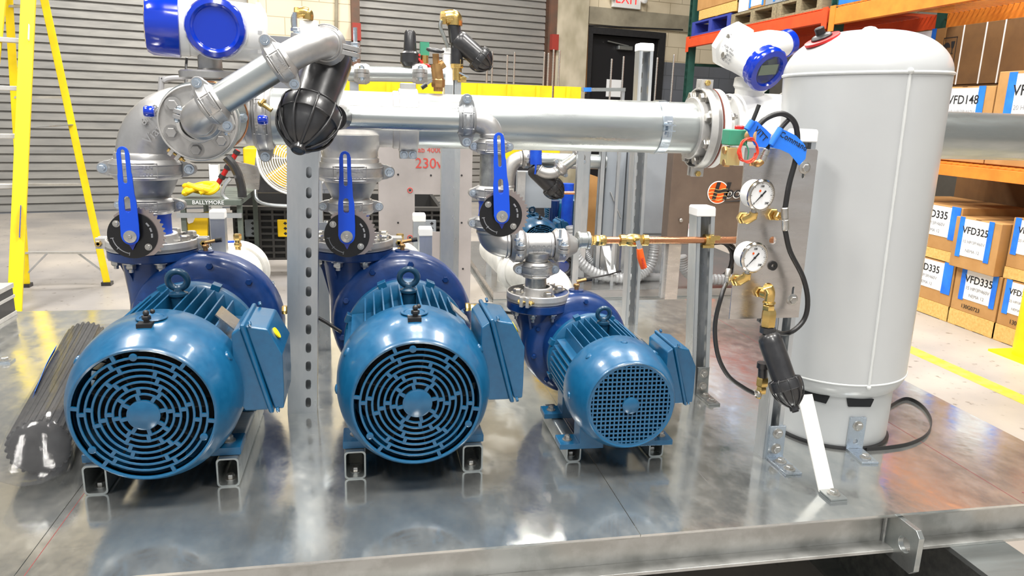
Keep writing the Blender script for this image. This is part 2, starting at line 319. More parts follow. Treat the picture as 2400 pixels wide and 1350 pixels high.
# ================= MOTORS =================
def hexbolt(mb, p, ax, r, h, stud=0.):
    p, ax = V(p), V(ax).normalized(); mb.washer(p, ax, r * .4, r * 1.45, r * .25, 20); mb.hexa(p + ax * r * .25, ax, r, h)
    if stud: mb.cyl(p + ax * h, p + ax * (h + stud), r * .5, n=10)
def make_motor(name, label, s, zc, ztube, grid, fx):
    # local: fan cover face at y=0, shaft axis along +y at height zc
    t = thing(name, label, 'motor', (0, 0, 0), 'blue pump motors on the skid' if not grid else None); P = 'motor'; A = (0, 1, 0)
    body = MB(); body.lathe([(.112 * s, .15 * s), (.114 * s, .16 * s), (.114 * s, .43 * s)], (0, 0, zc), A, 48)
    # fins: vertical on top and bottom, horizontal on the flanks
    for sg in (1, -1):
        for i in range(-5, 6):
            x = i * .0208 * s
            if sg > 0 and abs(i) < 1: continue
            zi = math.sqrt((.110 * s) ** 2 - x * x) if abs(x) < .109 * s else 0; zo = math.sqrt((.160 * s) ** 2 - x * x)
            if sg < 0: zo = min(zo, .145 * s)
            body.plate([(.145 * s, zi * sg), (.43 * s, zi * sg), (.41 * s, zo * sg), (.17 * s, zo * sg), (.15 * s, zo * sg - .02 * s * sg)], [], (x - .0018 * s, 0, zc), (0, 1, 0), (0, 0, 1), .0036 * s)
        for i in range(-5, 5):
            z = i * .0195 * s
            xi = math.sqrt((.110 * s) ** 2 - z * z); xo = math.sqrt((.158 * s) ** 2 - z * z)
            body.plate([(.145 * s, xi * sg), (.43 * s, xi * sg), (.41 * s, xo * sg), (.17 * s, xo * sg)], [], (0, 0, zc + z - .0018 * s), (0, 1, 0), (1, 0, 0), -.0036 * s)
    body.build('body', P, t, ang=30)
    bl = MB(); bl.lathe([(.12 * s, .425 * s), (.150 * s, .428 * s), (.160 * s, .435 * s), (.160 * s, .458 * s), (.150 * s, .47 * s), (.12 * s, .48 * s)], (0, 0, zc), A, 56)
    for a in range(8):
        aa = PI / 8 + a * PI / 4; bl.box(.152 * s * math.cos(aa), .445 * s, zc + .152 * s * math.sin(aa), .03 * s, .03 * s, .022 * s, Matrix.Rotation(-aa, 3, 'Y'))
    bl.build('end_bell', P, t, ang=30, bev=.001)
    # fan cover shell
    ro = .129 * s
    sh = MB(); sh.lathe([(ro, 0.003 * s), (ro, 0), (ro + .004 * s, -.002 * s), (ro + .0075 * s, .001 * s), (ro + .010 * s, .008 * s), (.147 * s, .022 * s), (.156 * s, .045 * s), (.163 * s, .075 * s), (.167 * s, .11 * s), (.168 * s, .165 * s), (.166 * s, .172 * s), (.150 * s, .178 * s), (.149 * s, .172 * s), (.160 * s, .16 * s), (.158 * s, .08 * s), (.14 * s, .03 * s), (.127 * s, .01 * s)], (0, 0, zc), A, 72, cap0=False, cap1=False)
    for a in ((.52, 2.62, PI) if not grid else (PI / 2, .9, 2.3, PI)):
        sh.lathe([(.012 * s, 0), (.010 * s, .004 * s), (.004 * s, .006 * s)], (.164 * s * math.cos(a), .10 * s, zc + .164 * s * math.sin(a)), (math.cos(a), 0, math.sin(a)), 12)
    fc = sh.build('fan_cover', P, t, ang=40)
    g = MB(); bars = 0.0042 * s
    if not grid:
        g.lathe([(.0305 * s, -.002 * s), (.0305 * s, .004 * s)], (0, 0, zc), A, 36)
        for a in (0,): g.lathe([(.027 * s, -.0035 * s), (.0305 * s, -.001 * s)], (0, 0, zc), A, 36)
        radii = [.0305 + i * .01225 for i in range(9)]
        for i in range(1, 8): g.torus((0, .001 * s, zc), A, radii[i] * s, .0026 * s, 60, 8, .8)
        for i in range(8):
            r0, r1 = radii[i] * s, (radii[i + 1] * s if i < 7 else ro); ns = 6 if i > 1 else 8
            for k in range(ns):
                a = 2 * PI * k / ns + (.0 if i % 2 else .10) + (.26 if i in (3, 4) else 0) + .9
                c, d = math.cos(a), math.sin(a); w = .0072 * s
                g.bar((c * (r0 - .002 * s), .0015 * s, zc + d * (r0 - .002 * s)), (c * (r1 + .002 * s), .0015 * s, zc + d * (r1 + .002 * s)), .005 * s, w, up=(-d, 0, c))
        for k in range(3):
            a = 2 * PI * k / 3 + 1.65; g.lathe([(.0075 * s, 0), (.0075 * s, -.003 * s), (.005 * s, -.004 * s)], (.118 * s * math.cos(a), .001, zc + .118 * s * math.sin(a)), A, 14)
    else:
        g.lathe([(.026 * s, -.002), (.026 * s, .004 * s)], (0, 0, zc), A, 36); g.lathe([(.0215 * s, -.0035), (.026 * s, -.001)], (0, 0, zc), A, 36)
        n = 19; st = 2 * ro / n
        for i in range(1, n):
            x = -ro + i * st; h = math.sqrt(max(ro * ro - x * x, 0))
            if h > .01:
                g.bar((x, .0015, zc - h), (x, .0015, zc + h), .0038 * s, .0044 * s, up=(1, 0, 0)); g.bar((-h, .0018, zc + x), (h, .0018, zc + x), .0044 * s, .0038 * s, up=(0, 1, 0))
        g.washer((0, 0, zc), A, ro - .006 * s, ro + .001, .004 * s, 60)
    g.build('grille', P, fc, ang=40)
    fn = MB(); fn.lathe([(.03 * s, .028 * s), (.03 * s, .08 * s)], (0, 0, zc), A, 24)
    for k in range(9):
        a = 2 * PI * k / 9; fn.box(.07 * s * math.cos(a), .055 * s, zc + .07 * s * math.sin(a), .085 * s, .045 * s, .003, Matrix.Rotation(-a, 3, 'Y'))
    fn.lathe([(.118 * s, .085 * s), (.118 * s, .09 * s)], (0, 0, zc), A, 36); fn.build('fan', 'dark', t)
    # grease fitting in the cover notch
    if not grid:
        gz = MB(); gz.bb(-.016, .012, .055, .085, zc + .150, zc + .1665); gz.build('cover_notch', 'dark', fc, ang=0)
        gf = MB(); gf.cyl((0, .07, zc + .13), (0, .07, zc + .178), .0055, n=10); gf.hexa((0, .07, zc + .172), (0, 0, 1), .009, .008); gf.sph((0, .07, zc + .185), .006); gf.sph((.008, .085, zc + .184), .005); gf.build('grease_fitting', 'rubber', t)
        MB().torus((0, .105, zc + .166), (0, 0, 1), .026, .004, 24, 8, .5).build('cover_boss', P, fc)
    # eye bolt
    eb = MB(); ez = zc + .152 * s; ey = .33 * s
    eb.lathe([(.018 * s, -.03 * s), (.018 * s, .004), (.021 * s, .004), (.021 * s, .010), (.010 * s, .014 * s), (.009 * s, .02 * s)], (0, ey, ez), (0, 0, 1), 20)
    eb.torus((0, ey, ez + .040 * s), (0, 1, .15), .021 * s, .0075 * s, 28, 12); eb.build('eye_bolt', 'pump' if 0 else mat('dark_teal_eyebolt', s2l(16, 58, 84), .35, 0, coat=.3) if 'eyem' not in M else M['eyem'], t)
    # feet
    for sx in (-1, 1):
        for yy in (.10 * s, .34 * s):
            f = MB(); y0 = yy; y1 = yy + .075 * s
            f.plate([(fx - .024 * s, ztube + .018 * s), (fx + .038 * s, ztube + .018 * s), (fx + .038 * s, ztube), (.045 * s, ztube), (.045 * s, zc - .12 * s), (.10 * s, zc - .075 * s), (.125 * s, zc - .05 * s)], [], (0, y0, 0), (sx, 0, 0), (0, 0, 1), (y0 - y1) * sx)
            fo = f.build('foot', P, t, ang=0, bev=.002)
            b = MB(); hexbolt(b, (sx * (fx + .008 * s), yy + .035 * s, ztube + .018 * s), (0, 0, 1), .0105 * s, .012 * s, .004); b.build('foot_bolt', 'bolt', fo)
    # conduit box on the +x side, split along a slanting joint
    bx, y0, y1 = .148 * s, .115 * s, .285 * s; zc2 = zc + .040 * s
    def pr(mb, pts, a, b): mb.plate([(x * s, z * s) for x, z in pts], [], (bx, a, zc2), (1, 0, 0), (0, 0, 1), -(b - a)); return mb
    cbx = pr(MB(), [(0, -.05), (.02, -.088), (.070, -.088), (.018, .098), (0, .085)], y0, y1).build('conduit_box', P, t, ang=0, bev=.004 * s)
    ld = MB(); pr(ld, [(.069, -.094), (.079, -.094), (.027, .106), (.017, .104)], y0 - .006 * s, y1 + .006 * s); pr(ld, [(.079, -.088), (.098, -.088), (.100, -.05), (.100, .035), (.072, .092), (.027, .100)], y0 + .004 * s, y1 - .004 * s)
    lid = ld.build('box_lid', P, cbx, ang=0, bev=.004 * s)
    for x, z, yy in ((.083, -.09, y0 + .004), (.083, -.09, y1 - .004), (.034, .104, y0 + .004), (.034, .104, y1 - .004)):
        sc = MB(); sc.hexa((bx + x * s, yy, zc2 + z * s), (1, 0, .25), .006 * s, .006 * s); sc.build('lid_screw', P, lid)
    MB().cyl((bx + .084 * s, y0 + .05 * s, zc2 + .069 * s), (bx + .0865 * s, y0 + .05 * s, zc2 + .0705 * s), .013 * s, n=18).build('warning_sticker', 'yellow', lid)
    nb = MB(); nb.box(.118 * s, .26 * s, zc + .118 * s, .055 * s, .075 * s, .003 * s, Matrix.Rotation(.75, 3, 'Y')); nb.build('nameplate', 'steel', t, ang=0)
    return t
M['eyem'] = mat('dark_teal_eyebolt', s2l(16, 58, 84), .35, 0, coat=.3)
mA = make_motor('electric_motor', 'large blue ribbed motor with round slotted grille, leftmost beside the bagged filter', 1., .207, .0655, 0, .118)
mB = copytree(mA); mA.location = (-.429, 1.45, 0); mB.location = (.096, 1.45, 0)
mB['label'] = 'large blue ribbed motor with round slotted grille, in the middle of the skid'
mC = make_motor('electric_motor', 'smaller blue ribbed motor with a square-mesh grille, on the right', .735, .18, .0455, 1, .108 / .735 * .735)
mC.location = (.56, 1.45, 0); mC.rotation_euler = (0, 0, math.radians(-1.5))
# riser tubes
def tube(nm, lab, x, y0, y1, w, h, grp):
    t = thing('riser_tube', lab, 'steel tube', (x, y0, 0), grp); th = .0035; m = MB()
    def rr(w, h, r): return [(sx * (w / 2 - r) + r * math.cos(a), h / 2 + sz * (h / 2 - r) + r * math.sin(a)) for sx, sz, a0 in ((1, 1, 0), (-1, 1, PI / 2), (-1, -1, PI), (1, -1, PI * 1.5)) for a in [a0 + PI / 2 * i / 4 for i in range(5)]]
    m.plate(rr(w, h, .008), [[(p[0], p[1]) for p in [(q[0] * (w - 2 * th) / w, h / 2 + (q[1] - h / 2) * (h - 2 * th) / h) for q in rr(w, h, .008)]]], (x, y0, 0), (1, 0, 0), (0, 0, 1), -(y1 - y0))
    m.build('tube_body', 'galv', t, ang=30)
    for yy in (y0 + .03, y1 - .04):
        b = MB(); hexbolt(b, (x, yy, th), (0, 0, 1), .0085, .009); b.build('anchor_bolt', 'bolt', t)
nms = ['left motor', 'middle motor']
for i, xc in enumerate((-.429, .096)):
    for sx, sd in ((-1, 'left'), (1, 'right')): tube('', f'galvanised rectangular tube under the {sd} feet of the {nms[i]}', xc + sx * .130, 1.537, 1.93, .046, .065, 'riser tubes under the motors')
for sx, sd in ((-1, 'left'), (1, 'right')): tube('', f'short galvanised rectangular tube under the {sd} feet of the right-hand motor', .57 + sx * .1025, 1.555, 1.80, .036, .045, 'riser tubes under the motors')

# ================= PUMPS =================
def pump(label, xm, zc, s, yv, dxd, zf, yd):
    t = thing('centrifugal_pump', label, 'pump', (xm, yv, 0), 'dark blue centrifugal pumps'); A = (0, 1, 0)
    v = MB(); ym = 1.45 + .48 * s
    v.lathe([(.10 * s, ym - yv), (.135 * s, ym - yv + .004), (.137 * s, -.07 * s), (.165 * s, -.066 * s), (.188 * s, -.055 * s), (.196 * s, -.035 * s), (.197 * s, .02 * s), (.185 * s, .05 * s), (.15 * s, .07 * s), (.09 * s, .085 * s), (.075 * s, .12 * s)], (xm, yv, zc), A, 56)
    pts = []; rs = []
    n = 36
    for i in range(n + 1):
        a = math.radians(125) - math.radians(305) * i / n  # clockwise from top-left round to the left side
        r = (.030 + .032 * i / n) * s; R_ = .142 * s + (abs(dxd) - .142 * s) * max(0, (i / n - .6) / .4)
        pts.append((xm + R_ * math.cos(a), yv, zc + R_ * math.sin(a))); rs.append(r)
    k = 7
    for i in range(1, k + 1):
        q = i / k; pts.append((xm - abs(dxd), yv + (yd - yv) * q, zc + (zf - .02 - zc) * q)); rs.append((.062 + .022 * max(0, q - .35) / .65) * s)
    v.tube(pts, rs, 20)
    vo = v.build('volute', 'pump', t, ang=50)
    xd = xm - abs(dxd)
    rb = MB()
    for a in (-1.0, -2.1, .1, 3.0, 1.5):
        c, d = math.cos(a), math.sin(a); rb.plate([(.055 * s, zc + .02), (.085 * s, zf - .07 * s), (.108 * s, zf - .02), (.05 * s, zf - .02)], [], (xd - d * .003, yd + c * .003, 0), (c, d, 0), (0, 0, 1), .006)
    rb.build('nozzle_rib', 'pump', vo, ang=0)
    f = MB(); f.lathe([(.112 * s, 0), (.115 * s, .003), (.115 * s, .022), (.112 * s, .025)], (xd, yd, zf - .025), (0, 0, 1), 56); f.build('discharge_flange', 'pump', t)
    for k in range(8):
        a = PI / 8 + k * PI / 4; p = (xd + .095 * s * math.cos(a), yd + .095 * s * math.sin(a))
        b = MB(); hexbolt(b, (p[0], p[1], zf - .025), (0, 0, -1), .0125 * s, .014 * s, .012); b.build('flange_nut', 'bolt', t)
    for k in range(10):
        a = k * PI / 5 + .2; b = MB(); b.hexa((xm + .172 * s * math.cos(a), yv - .062 * s, zc + .172 * s * math.sin(a)), (0, -1, 0), .009 * s, .008); b.build('casing_bolt', 'pump', vo)
    g = MB(); g.lathe([(.022, -.006), (.02, .004)], (xm, yv, zc + .196 * s), (0, 0, 1), 20); g.build('vent_boss', 'pump', vo)
    g = MB(); z0 = zc + .198 * s; g.cyl((xm, yv, z0), (xm, yv, z0 + .016), .006); g.hexa((xm, yv, z0 + .01), (0, 0, 1), .009, .008); g.cyl((xm, yv, z0 + .024), (xm + .03, yv, z0 + .030), .005); vc = g.build('vent_cock', 'bronze', t)
    MB().cyl((xm + .026, yv, z0 + .030), (xm + .042, yv, z0 + .032), .0065, n=10).build('cock_handle', 'rubber', vc)
    # suction spool behind
    return t
PA = pump('dark blue pump casing behind the leftmost motor, flange under the left valve', -.429, .207, 1., 2.10, .140, .410, 2.14)
PB = pump('dark blue pump casing behind the middle motor, flange under the middle valve', .096, .207, 1., 2.10, .140, .410, 2.14)
PCx = .455
PCp = pump('smaller dark blue pump casing behind the square-mesh motor', .56, .18, .735, 1.92, .105, .300, 1.93)
# ================= PIPEWORK =================
X_, Y_, Z_ = V((1, 0, 0)), V((0, 1, 0)), V((0, 0, 1))
def coupling(label, o, ax, ear, rp, w, mt='cast', ez=None, name='grooved_coupling', letters=True, grp='cast grooved pipe couplings'):
    o, ax = V(o), V(ax).normalized(); e = V(ear); e = (e - ax * e.dot(ax)).normalized(); b = ax.cross(e)
    t = thing(name, label, 'pipe coupling', o, grp); h = w / 2; rm = rp * 1.12 + .007; ez = ez or rm + .30 * w
    m = MB(); m.lathe([(rp * 1.01, -h), (rp * 1.07 + .002, -h), (rp * 1.10 + .003, -h * .88), (rm, -h * .62), (rm + .001, -h * .55), (rm + .001, h * .55), (rm, h * .62), (rp * 1.10 + .003, h * .88), (rp * 1.07 + .002, h), (rp * 1.01, h)], o, ax, 44)
    for z in (-.5, .5): m.torus(o + ax * h * z, ax, rm, .0022, 44, 8)
    for s in (1, -1):
        pl = [(rm * .80, -h * .92), (ez - .1 * w, -h * .72)] + [(ez + .30 * w * math.cos(a), h * .62 * math.sin(a)) for a in [-PI / 2 + PI * i / 8 for i in range(9)]] + [(ez - .1 * w, h * .72), (rm * .80, h * .92)]
        for q in (1, -1):
            th = w * .24; m.plate(pl, [], o + b * (q * (.0012 + th / 2) - th / 2 * 1), e * s, ax, th * (1 if e.cross(ax).dot(b) * s > 0 else -1) * 1)
    m.build('housing', mt, t, bev=.0012)
    for s in (1, -1):
        p = o + e * s * ez; q = MB(); q.cyl(p - b * w * .26, p + b * w * .26, w * .08, n=8); hexbolt(q, p + b * w * .24, b, w * .17, w * .16, w * .10); hexbolt(q, p - b * w * .24, -b, w * .17, w * .16, w * .10); q.build('track_bolt', 'zinc', t)
    if letters:
        for k, y in ((0, .17), (1, -.17)):
            g = MB(); 
            for i in range(9):
                a = (i - 4) * .085; rr_ = rm + .0012; wd = rm * .05
                p = o + (b * math.cos(a) + e * math.sin(a)) * rr_ * bsign(b) + ax * y * w; g.bar(p - (e * math.cos(a) * wd), p + (e * math.cos(a) * wd), w * (.09 + .04 * ((i * 7) % 3)), .0012, up=b)
            g.build('raised_marks', mt, t, ang=0)
        B_ = b * bsign(b); q = lambda a, y: o + (B_ * math.cos(a) + e * math.sin(a)) * (rm + .001) + ax * y * w
        MB().tube([q(-.5 + i * .1, .36) for i in range(11)] + [q(.5 - i * .1, -.36) for i in range(11)], .0013, 6, loop=True).build('marking_frame', mt, t)
    return t
def bsign(b):
    return -1 if b.y > 0 or (abs(b.y) < .05 and b.z < 0) else 1
def elbow(label, a, c, b, r, mt='cast', name='pipe_elbow', cat='pipe elbow', bead=True, k=.62, grp=None):
    a, b, c = V(a), V(b), V(c); t = thing(name, label, cat, c, grp); P = []
    la, lb = (c - a).length, (c - b).length
    for i in range(19):
        u = i / 18; h0 = a; h1 = a + (c - a) * k; h2 = b + (c - b) * k; h3 = b
        P.append(h0 * (1 - u) ** 3 + h1 * 3 * u * (1 - u) ** 2 + h2 * 3 * u * u * (1 - u) + h3 * u ** 3)
    m = MB(); m.tube(P, r, 32)
    if bead:
        for p, q in ((a, (c - a).normalized()), (b, (c - b).normalized())): m.lathe([(r, 0), (r * 1.06, .002), (r * 1.06, r * .28), (r, r * .34)], p, q, 32)
    m.build('elbow_body', mt, t, ang=50); return t
def pipe(label, a, b, r, mt='galv', name='galvanised_pipe', grp=None, extra=None):
    o = MB().cyl(a, b, r, n=48).build(name, mt); 
    return tag(o, label, 'pipe', grp)
def adapter(label, o, ax, ro, rp, th, tab, nb=8, mt='alum', side=1, boltm='bolt', name='flange_adapter', br=.83, hb=None):
    o, ax = V(o), V(ax).normalized(); t = thing(name, label, 'pipe flange', o); tb = V(tab).normalized(); c3 = ax.cross(tb)
    m = MB(); m.washer(o, ax, rp * .9, ro, th * .45, 56, .001); m.washer(o, ax, ro * .955, ro, th, 56, .002); m.washer(o, ax, rp * .98, rp * 1.22, th * 1.5, 44, .002)
    for k in range(nb):
        a = PI / nb + 2 * PI * k / nb; d = tb * math.cos(a) + c3 * math.sin(a); m.lathe([(ro * .145, 0), (ro * .14, th * .85)], o + d * ro * br, ax, 18)
        m.bar(o + d * rp * 1.1 + ax * th * .5, o + d * ro * .74 + ax * th * .5, ro * .05, th * .8, up=ax)
    for s in (1, -1):
        for q in (1, -1): m.bar(o + tb * s * ro * .95 + c3 * q * ro * .10 + ax * th * .5, o + tb * s * (ro * 1.20) + c3 * q * ro * .10 + ax * th * .5, ro * .1, th * 1.1, up=ax)
    m.build('adapter_ring', mt, t, bev=.001)
    for k in range(nb):
        a = PI / nb + 2 * PI * k / nb; d = tb * math.cos(a) + c3 * math.sin(a); b = MB(); hexbolt(b, o + d * ro * br + ax * th * .85, ax, hb or ro * .115, ro * .11, .002); b.build('flange_bolt', boltm, t)
    for s in (1, -1):
        b = MB(); p = o + tb * s * ro * 1.12 + ax * th * .5; b.cyl(p - c3 * ro * .22, p + c3 * ro * .30, ro * .035, n=10); b.hexa(p + c3 * ro * .15, c3, ro * .075, ro * .08); b.hexa(p - c3 * ro * .15, -c3, ro * .075, ro * .07); b.build('draw_bolt', 'brass', t)
    return t
def valve(label, o, r, h, lv, tilt, s=1., ylev=None):
    # o: valve axis base centre; stem toward the camera (-y); lv = lever hub point
    t = thing('butterfly_valve', label, 'valve', o, 'blue lever butterfly valves'); o = V(o); lv = V(lv)
    m = MB(); m.lathe([(r * .98, 0), (r * 1.02, .004), (r * 1.0, .014), (r * .96, .02), (r * .96, h - .02), (r * 1.0, h - .014), (r * 1.02, h - .003), (r * .98, h)], o, Z_, 40)
    c = o + Z_ * h * .5; m.cyl(V((lv.x, o.y, lv.z)), V((lv.x, lv.y + .008, lv.z)), .014 * s, n=20); m.lathe([(.030 * s, 0), (.030 * s, .008), (.016 * s, .012)], V((lv.x, o.y - r - .012, lv.z)), -Y_, 24); m.build('valve_body', 'valve', t)
    # toothed throttle plate
    tp = []; R0 = .066 * s
    for i in range(120):
        a = math.radians(-70 + 290 * i / 119); rr_ = R0
        if -60 < math.degrees(a) < 62: rr_ = R0 + (.0055 * s if (i // 2) % 2 else 0)
        if math.degrees(a) > 120: rr_ = R0 * .93
        tp.append((rr_ * math.cos(a), rr_ * math.sin(a)))
    tp += [(-.02 * s, -.055 * s), (.0, -.058 * s)]
    u = V((math.cos(.3), 0, math.sin(.3))); v = V((-math.sin(.3), 0, math.cos(.3)))
    MB().plate(tp, [], V((lv.x, lv.y + .008, lv.z)) + u * .006 * s, u, v, .003).build('notch_plate', 'steelp', t, ang=0)
    dl = MB(); dl.lathe([(.0585 * s, 0), (.0585 * s, .0035)], V((lv.x, lv.y + .0045, lv.z)), -Y_, 48); dl = dl.build('dial_plate', 'dialm', t)
    mk = MB(); P = V((lv.x, lv.y + .0008, lv.z))
    mk.tube([P + V((.047 * s * math.cos(a), 0, .047 * s * math.sin(a))) for a in [math.radians(188 + 70 * i / 12) for i in range(13)]], .0011, 6)
    for a0 in (-.12, .2, .52):
        MB().tube([P + V((.046 * s * math.cos(a), 0, .046 * s * math.sin(a))) for a in [a0 + .22 * i / 4 for i in range(5)]], .0024 * s, 6).build('dial_mark', 'greyink', dl)
    for a in (188, 222, 258): mk.bar(P + V((.044 * s * math.cos(math.radians(a)), 0, .044 * s * math.sin(math.radians(a)))), P + V((.052 * s * math.cos(math.radians(a)), 0, .052 * s * math.sin(math.radians(a)))), .0015, .0015, up=(0, 1, 0))
    mk.build('dial_scale', 'greyink', dl)
    for a in (-40, 140): 
        b = MB(); hexbolt(b, P + V((.046 * s * math.cos(math.radians(a)), .001, .046 * s * math.sin(math.radians(a)))), -Y_, .006 * s, .003); b.build('dial_screw', 'bolt', t)
    L = .222 * s; k = s
    out = [(-.0215, .002)] + [(.0205 * math.cos(a), .0205 * math.sin(a)) for a in [PI + PI * i / 10 for i in range(1, 10)]] + [(.0215, .002), (.022, .03), (.021, .085), (.018, .105), (.0165, .150), (.0150, .158), (.0145, .205)] + [(.0135 * math.cos(a), .205 + .015 * math.sin(a)) for a in [PI * i / 8 for i in range(9)]] + [(-.0145, .205), (-.015, .158), (-.0165, .15), (-.017, .105), (-.020, .085)]
    out = [(a * k, b * k) for a, b in out]; hs = [slotp(0, .172 * k, .0095 * k, .082 * k), slotp(0, .080 * k, .014 * k, .040 * k)]
    uu = V((math.cos(tilt), 0, math.sin(tilt))); vv = V((-math.sin(tilt), 0, math.cos(tilt)))
    # handle bends away from the dial by a joggle half way up
    ml = MB(); ml.plate(out, hs, V((lv.x, lv.y - .012 * s, lv.z)), uu, vv, .005); ml.plate([(-.017 * k, .02 * k), (.017 * k, .02 * k), (.014 * k, .062 * k), (-.014 * k, .062 * k)], [], V((lv.x, lv.y - .003, lv.z)), uu, vv, .004)
    ml.build('lever_handle', 'lever', t, ang=0, bev=.0012)
    MB().plate([(-.013 * k, -.012 * k), (0, -.036 * k), (.013 * k, -.012 * k)], [], V((lv.x, lv.y - .004, lv.z)), uu, vv, .003).build('pointer', 'cap', t, ang=0)
    w = MB(); w.lathe([(.0155 * s, 0), (.0155 * s, .003), (.013 * s, .0035)], V((lv.x, lv.y - .0168 * s, lv.z)), -Y_, 28); w.hexa(V((lv.x, lv.y - .0168 * s - .003, lv.z)), -Y_, .0055 * s, .004); w.build('hub_washer', 'bolt', t)
    return t
M['steelp'] = mat('notch_plate_steel', (.45, .38, .36), .3, .9); M['dialm'] = mat('black_dial', (.008, .008, .009), .25)
ZH = PY(1200, 289, 2.14).z; YH = 2.14; R6 = .0745; R4 = .051; R2 = .0295
def Zp(x, y, Y): return PY(x, y, Y).z
for nm, xc, lx, pos, lvx in (('left', -.569, 310, 'leftmost', 293), ('middle', -.044, 813, 'middle', 808)):
    adapter(f'grey cast split flange ring with hex bolts under the {pos} valve', (xc, YH, .4105), Z_, .117, R4, .026, X_ if nm == 'left' else V((.7, -.7, 0)) * 0 + X_)
    lv = PY(lx, 552, 1.99); tp_ = PY(lvx, 330, 1.985); tilt = -math.atan2(tp_.x - lv.x, tp_.z - lv.z)
    valve(f'{pos} blue butterfly valve with long upright blue lever', (xc, YH, .425), .0505, .090, lv, tilt + (.02 if nm == 'left' else 0))
    coupling(f'smaller grey coupling directly above the {pos} blue valve', (xc, YH, .525), Z_, X_, R4, .042)
    rd = MB(); rd.lathe([(R4, 0), (R4, .006), (R4 * 1.06, .010), (R6 * .97, .050), (R6 * 1.0, .058), (R6, .075)], (xc, YH, .542), Z_, 44)
    tag(rd.build('pipe_reducer', 'castd'), f'grey cast conical reducer between the two couplings above the {pos} valve', 'pipe reducer', 'cast reducers above the valves')
    coupling(f'wide grey coupling under the {"big cast elbow" if nm == "left" else "header tee"}, {pos} column', (xc, YH, .622), Z_, X_, R6, .052)
xl = -.569
elbow('large pale cast elbow at the top of the left column', (xl, YH, .640), (xl, YH, ZH), (xl + .135, YH, ZH), R6, 'cast', grp=None)
# raised marks on the elbow
tt = [o for o in COL.objects if o.name == 'elbow_body'][-1] if False else None
eb_ = [o for o in bpy.data.objects if o.name.startswith('elbow_body')][0]
text('6/168', .026, PY(352, 270, YH - .078), V((.66, .0, .75)), V((-.75, .35, .66)), 'cast', eb_, 'raised_number', .002)
text('Viatool', .034, PY(372, 300, YH - .084), V((.66, -.0, .75)), V((-.75, .1, .66)), 'cast', eb_, 'raised_name', .002)
def tee(label, a, b, brs, r, rb=None, mt='cast', name='pipe_tee', beads=True):
    a, b = V(a), V(b); t = thing(name, label, 'pipe tee', (a + b) / 2); m = MB(); m.cyl(a, b, r, n=44)
    d = (b - a).normalized()
    if beads:
        for p, q in ((a, d), (b, -d)): m.lathe([(r, 0), (r * 1.05, .002), (r * 1.05, r * .25), (r, r * .3)], p, q, 44)
    for c, e, rr_ in brs:
        c, e = V(c), V(e); q = (e - c).normalized(); L = (e - c).length; m.lathe([(rr_ * 1.35, r * .55), (rr_ * 1.22, r * .8), (rr_ * 1.06, r * 1.03), (rr_, r * 1.2), (rr_, L)], c, q, 44); m.lathe([(rr_, 0), (rr_ * 1.06, .002), (rr_ * 1.06, rr_ * .25), (rr_, rr_ * .3)], e, -q, 44)
    m.build('tee_body', mt, t, ang=50); return t
# header, left to right
xT = PY(520, 285, YH).x
tee('pale cast tee on the header behind the left flange, carrying the blue-capped meter', (xl + .137, YH, ZH), (xT + .085, YH, ZH), [((xT, YH, ZH), (xT, YH - .092, ZH), .062)], R6)
coupling('grey coupling on the header between the left flange and the black filter', (xT + .108, YH, ZH), X_, Z_, R6, .05)
pipe('short galvanised header pipe behind the black filter', (xT + .13, YH, ZH), (-.165, YH, ZH), R6)
tee('large pale cast tee on the header above the middle valve', (-.165, YH, ZH), (PY(938, 285, YH).x, YH, ZH), [((-.044, YH, ZH), (-.044, YH, .640), R6)], R6, mt='alum')
x1 = PY(956, 285, YH).x
m = MB(); t = thing('rigid_coupling', 'bulky pale rigid coupling joining the middle tee to the long header pipe', 'pipe coupling', (x1, YH, ZH))
m.lathe([(R6 * 1.01, -.026), (R6 * 1.13, -.026), (R6 * 1.16, -.02), (R6 * 1.16, .02), (R6 * 1.13, .026), (R6 * 1.01, .026)], (x1, YH, ZH), X_, 44); m.bb(x1 - .024, x1 + .024, YH - .02, YH + .02, ZH - R6 - .03, ZH - R6); m.bb(x1 - .021, x1 + .021, YH - .02, YH + .02, ZH + R6, ZH + R6 + .025)
m.build('housing', 'alum', t, bev=.002)
for q in (-1, 1): b = MB(); hexbolt(b, (x1 + .012 * q, YH - .02, ZH - R6 - .018), -Y_, .008, .008); b.build('track_bolt', 'zinc', t)
xE = PY(1612, 290, YH).x
pipe('long large galvanised header pipe running right to the white flange', (x1 + .02, YH, ZH), (xE + .02, YH, ZH), R6)
# pipe clamp
xc_ = PY(1542, 295, YH).x; t = thing('pipe_clamp', 'bright zinc strap clamp around the big header pipe', 'clamp', (xc_, YH, ZH))
MB().washer((xc_ - .013, YH, ZH), X_, R6 * 1.0, R6 + .004, .028, 48).build('strap', 'zinc', t)
m = MB(); m.box(xc_, YH - R6 - .012, ZH - .008, .03, .026, .003); m.box(xc_, YH - R6 - .012, ZH + .008, .03, .026, .003); hexbolt(m, (xc_, YH - R6 - .014, ZH + .0095), Z_, .008, .008); m.cyl((xc_, YH - R6 - .014, ZH - .025), (xc_, YH - R6 - .014, ZH + .01), .004); m.build('clamp_screw', 'zinc', t)
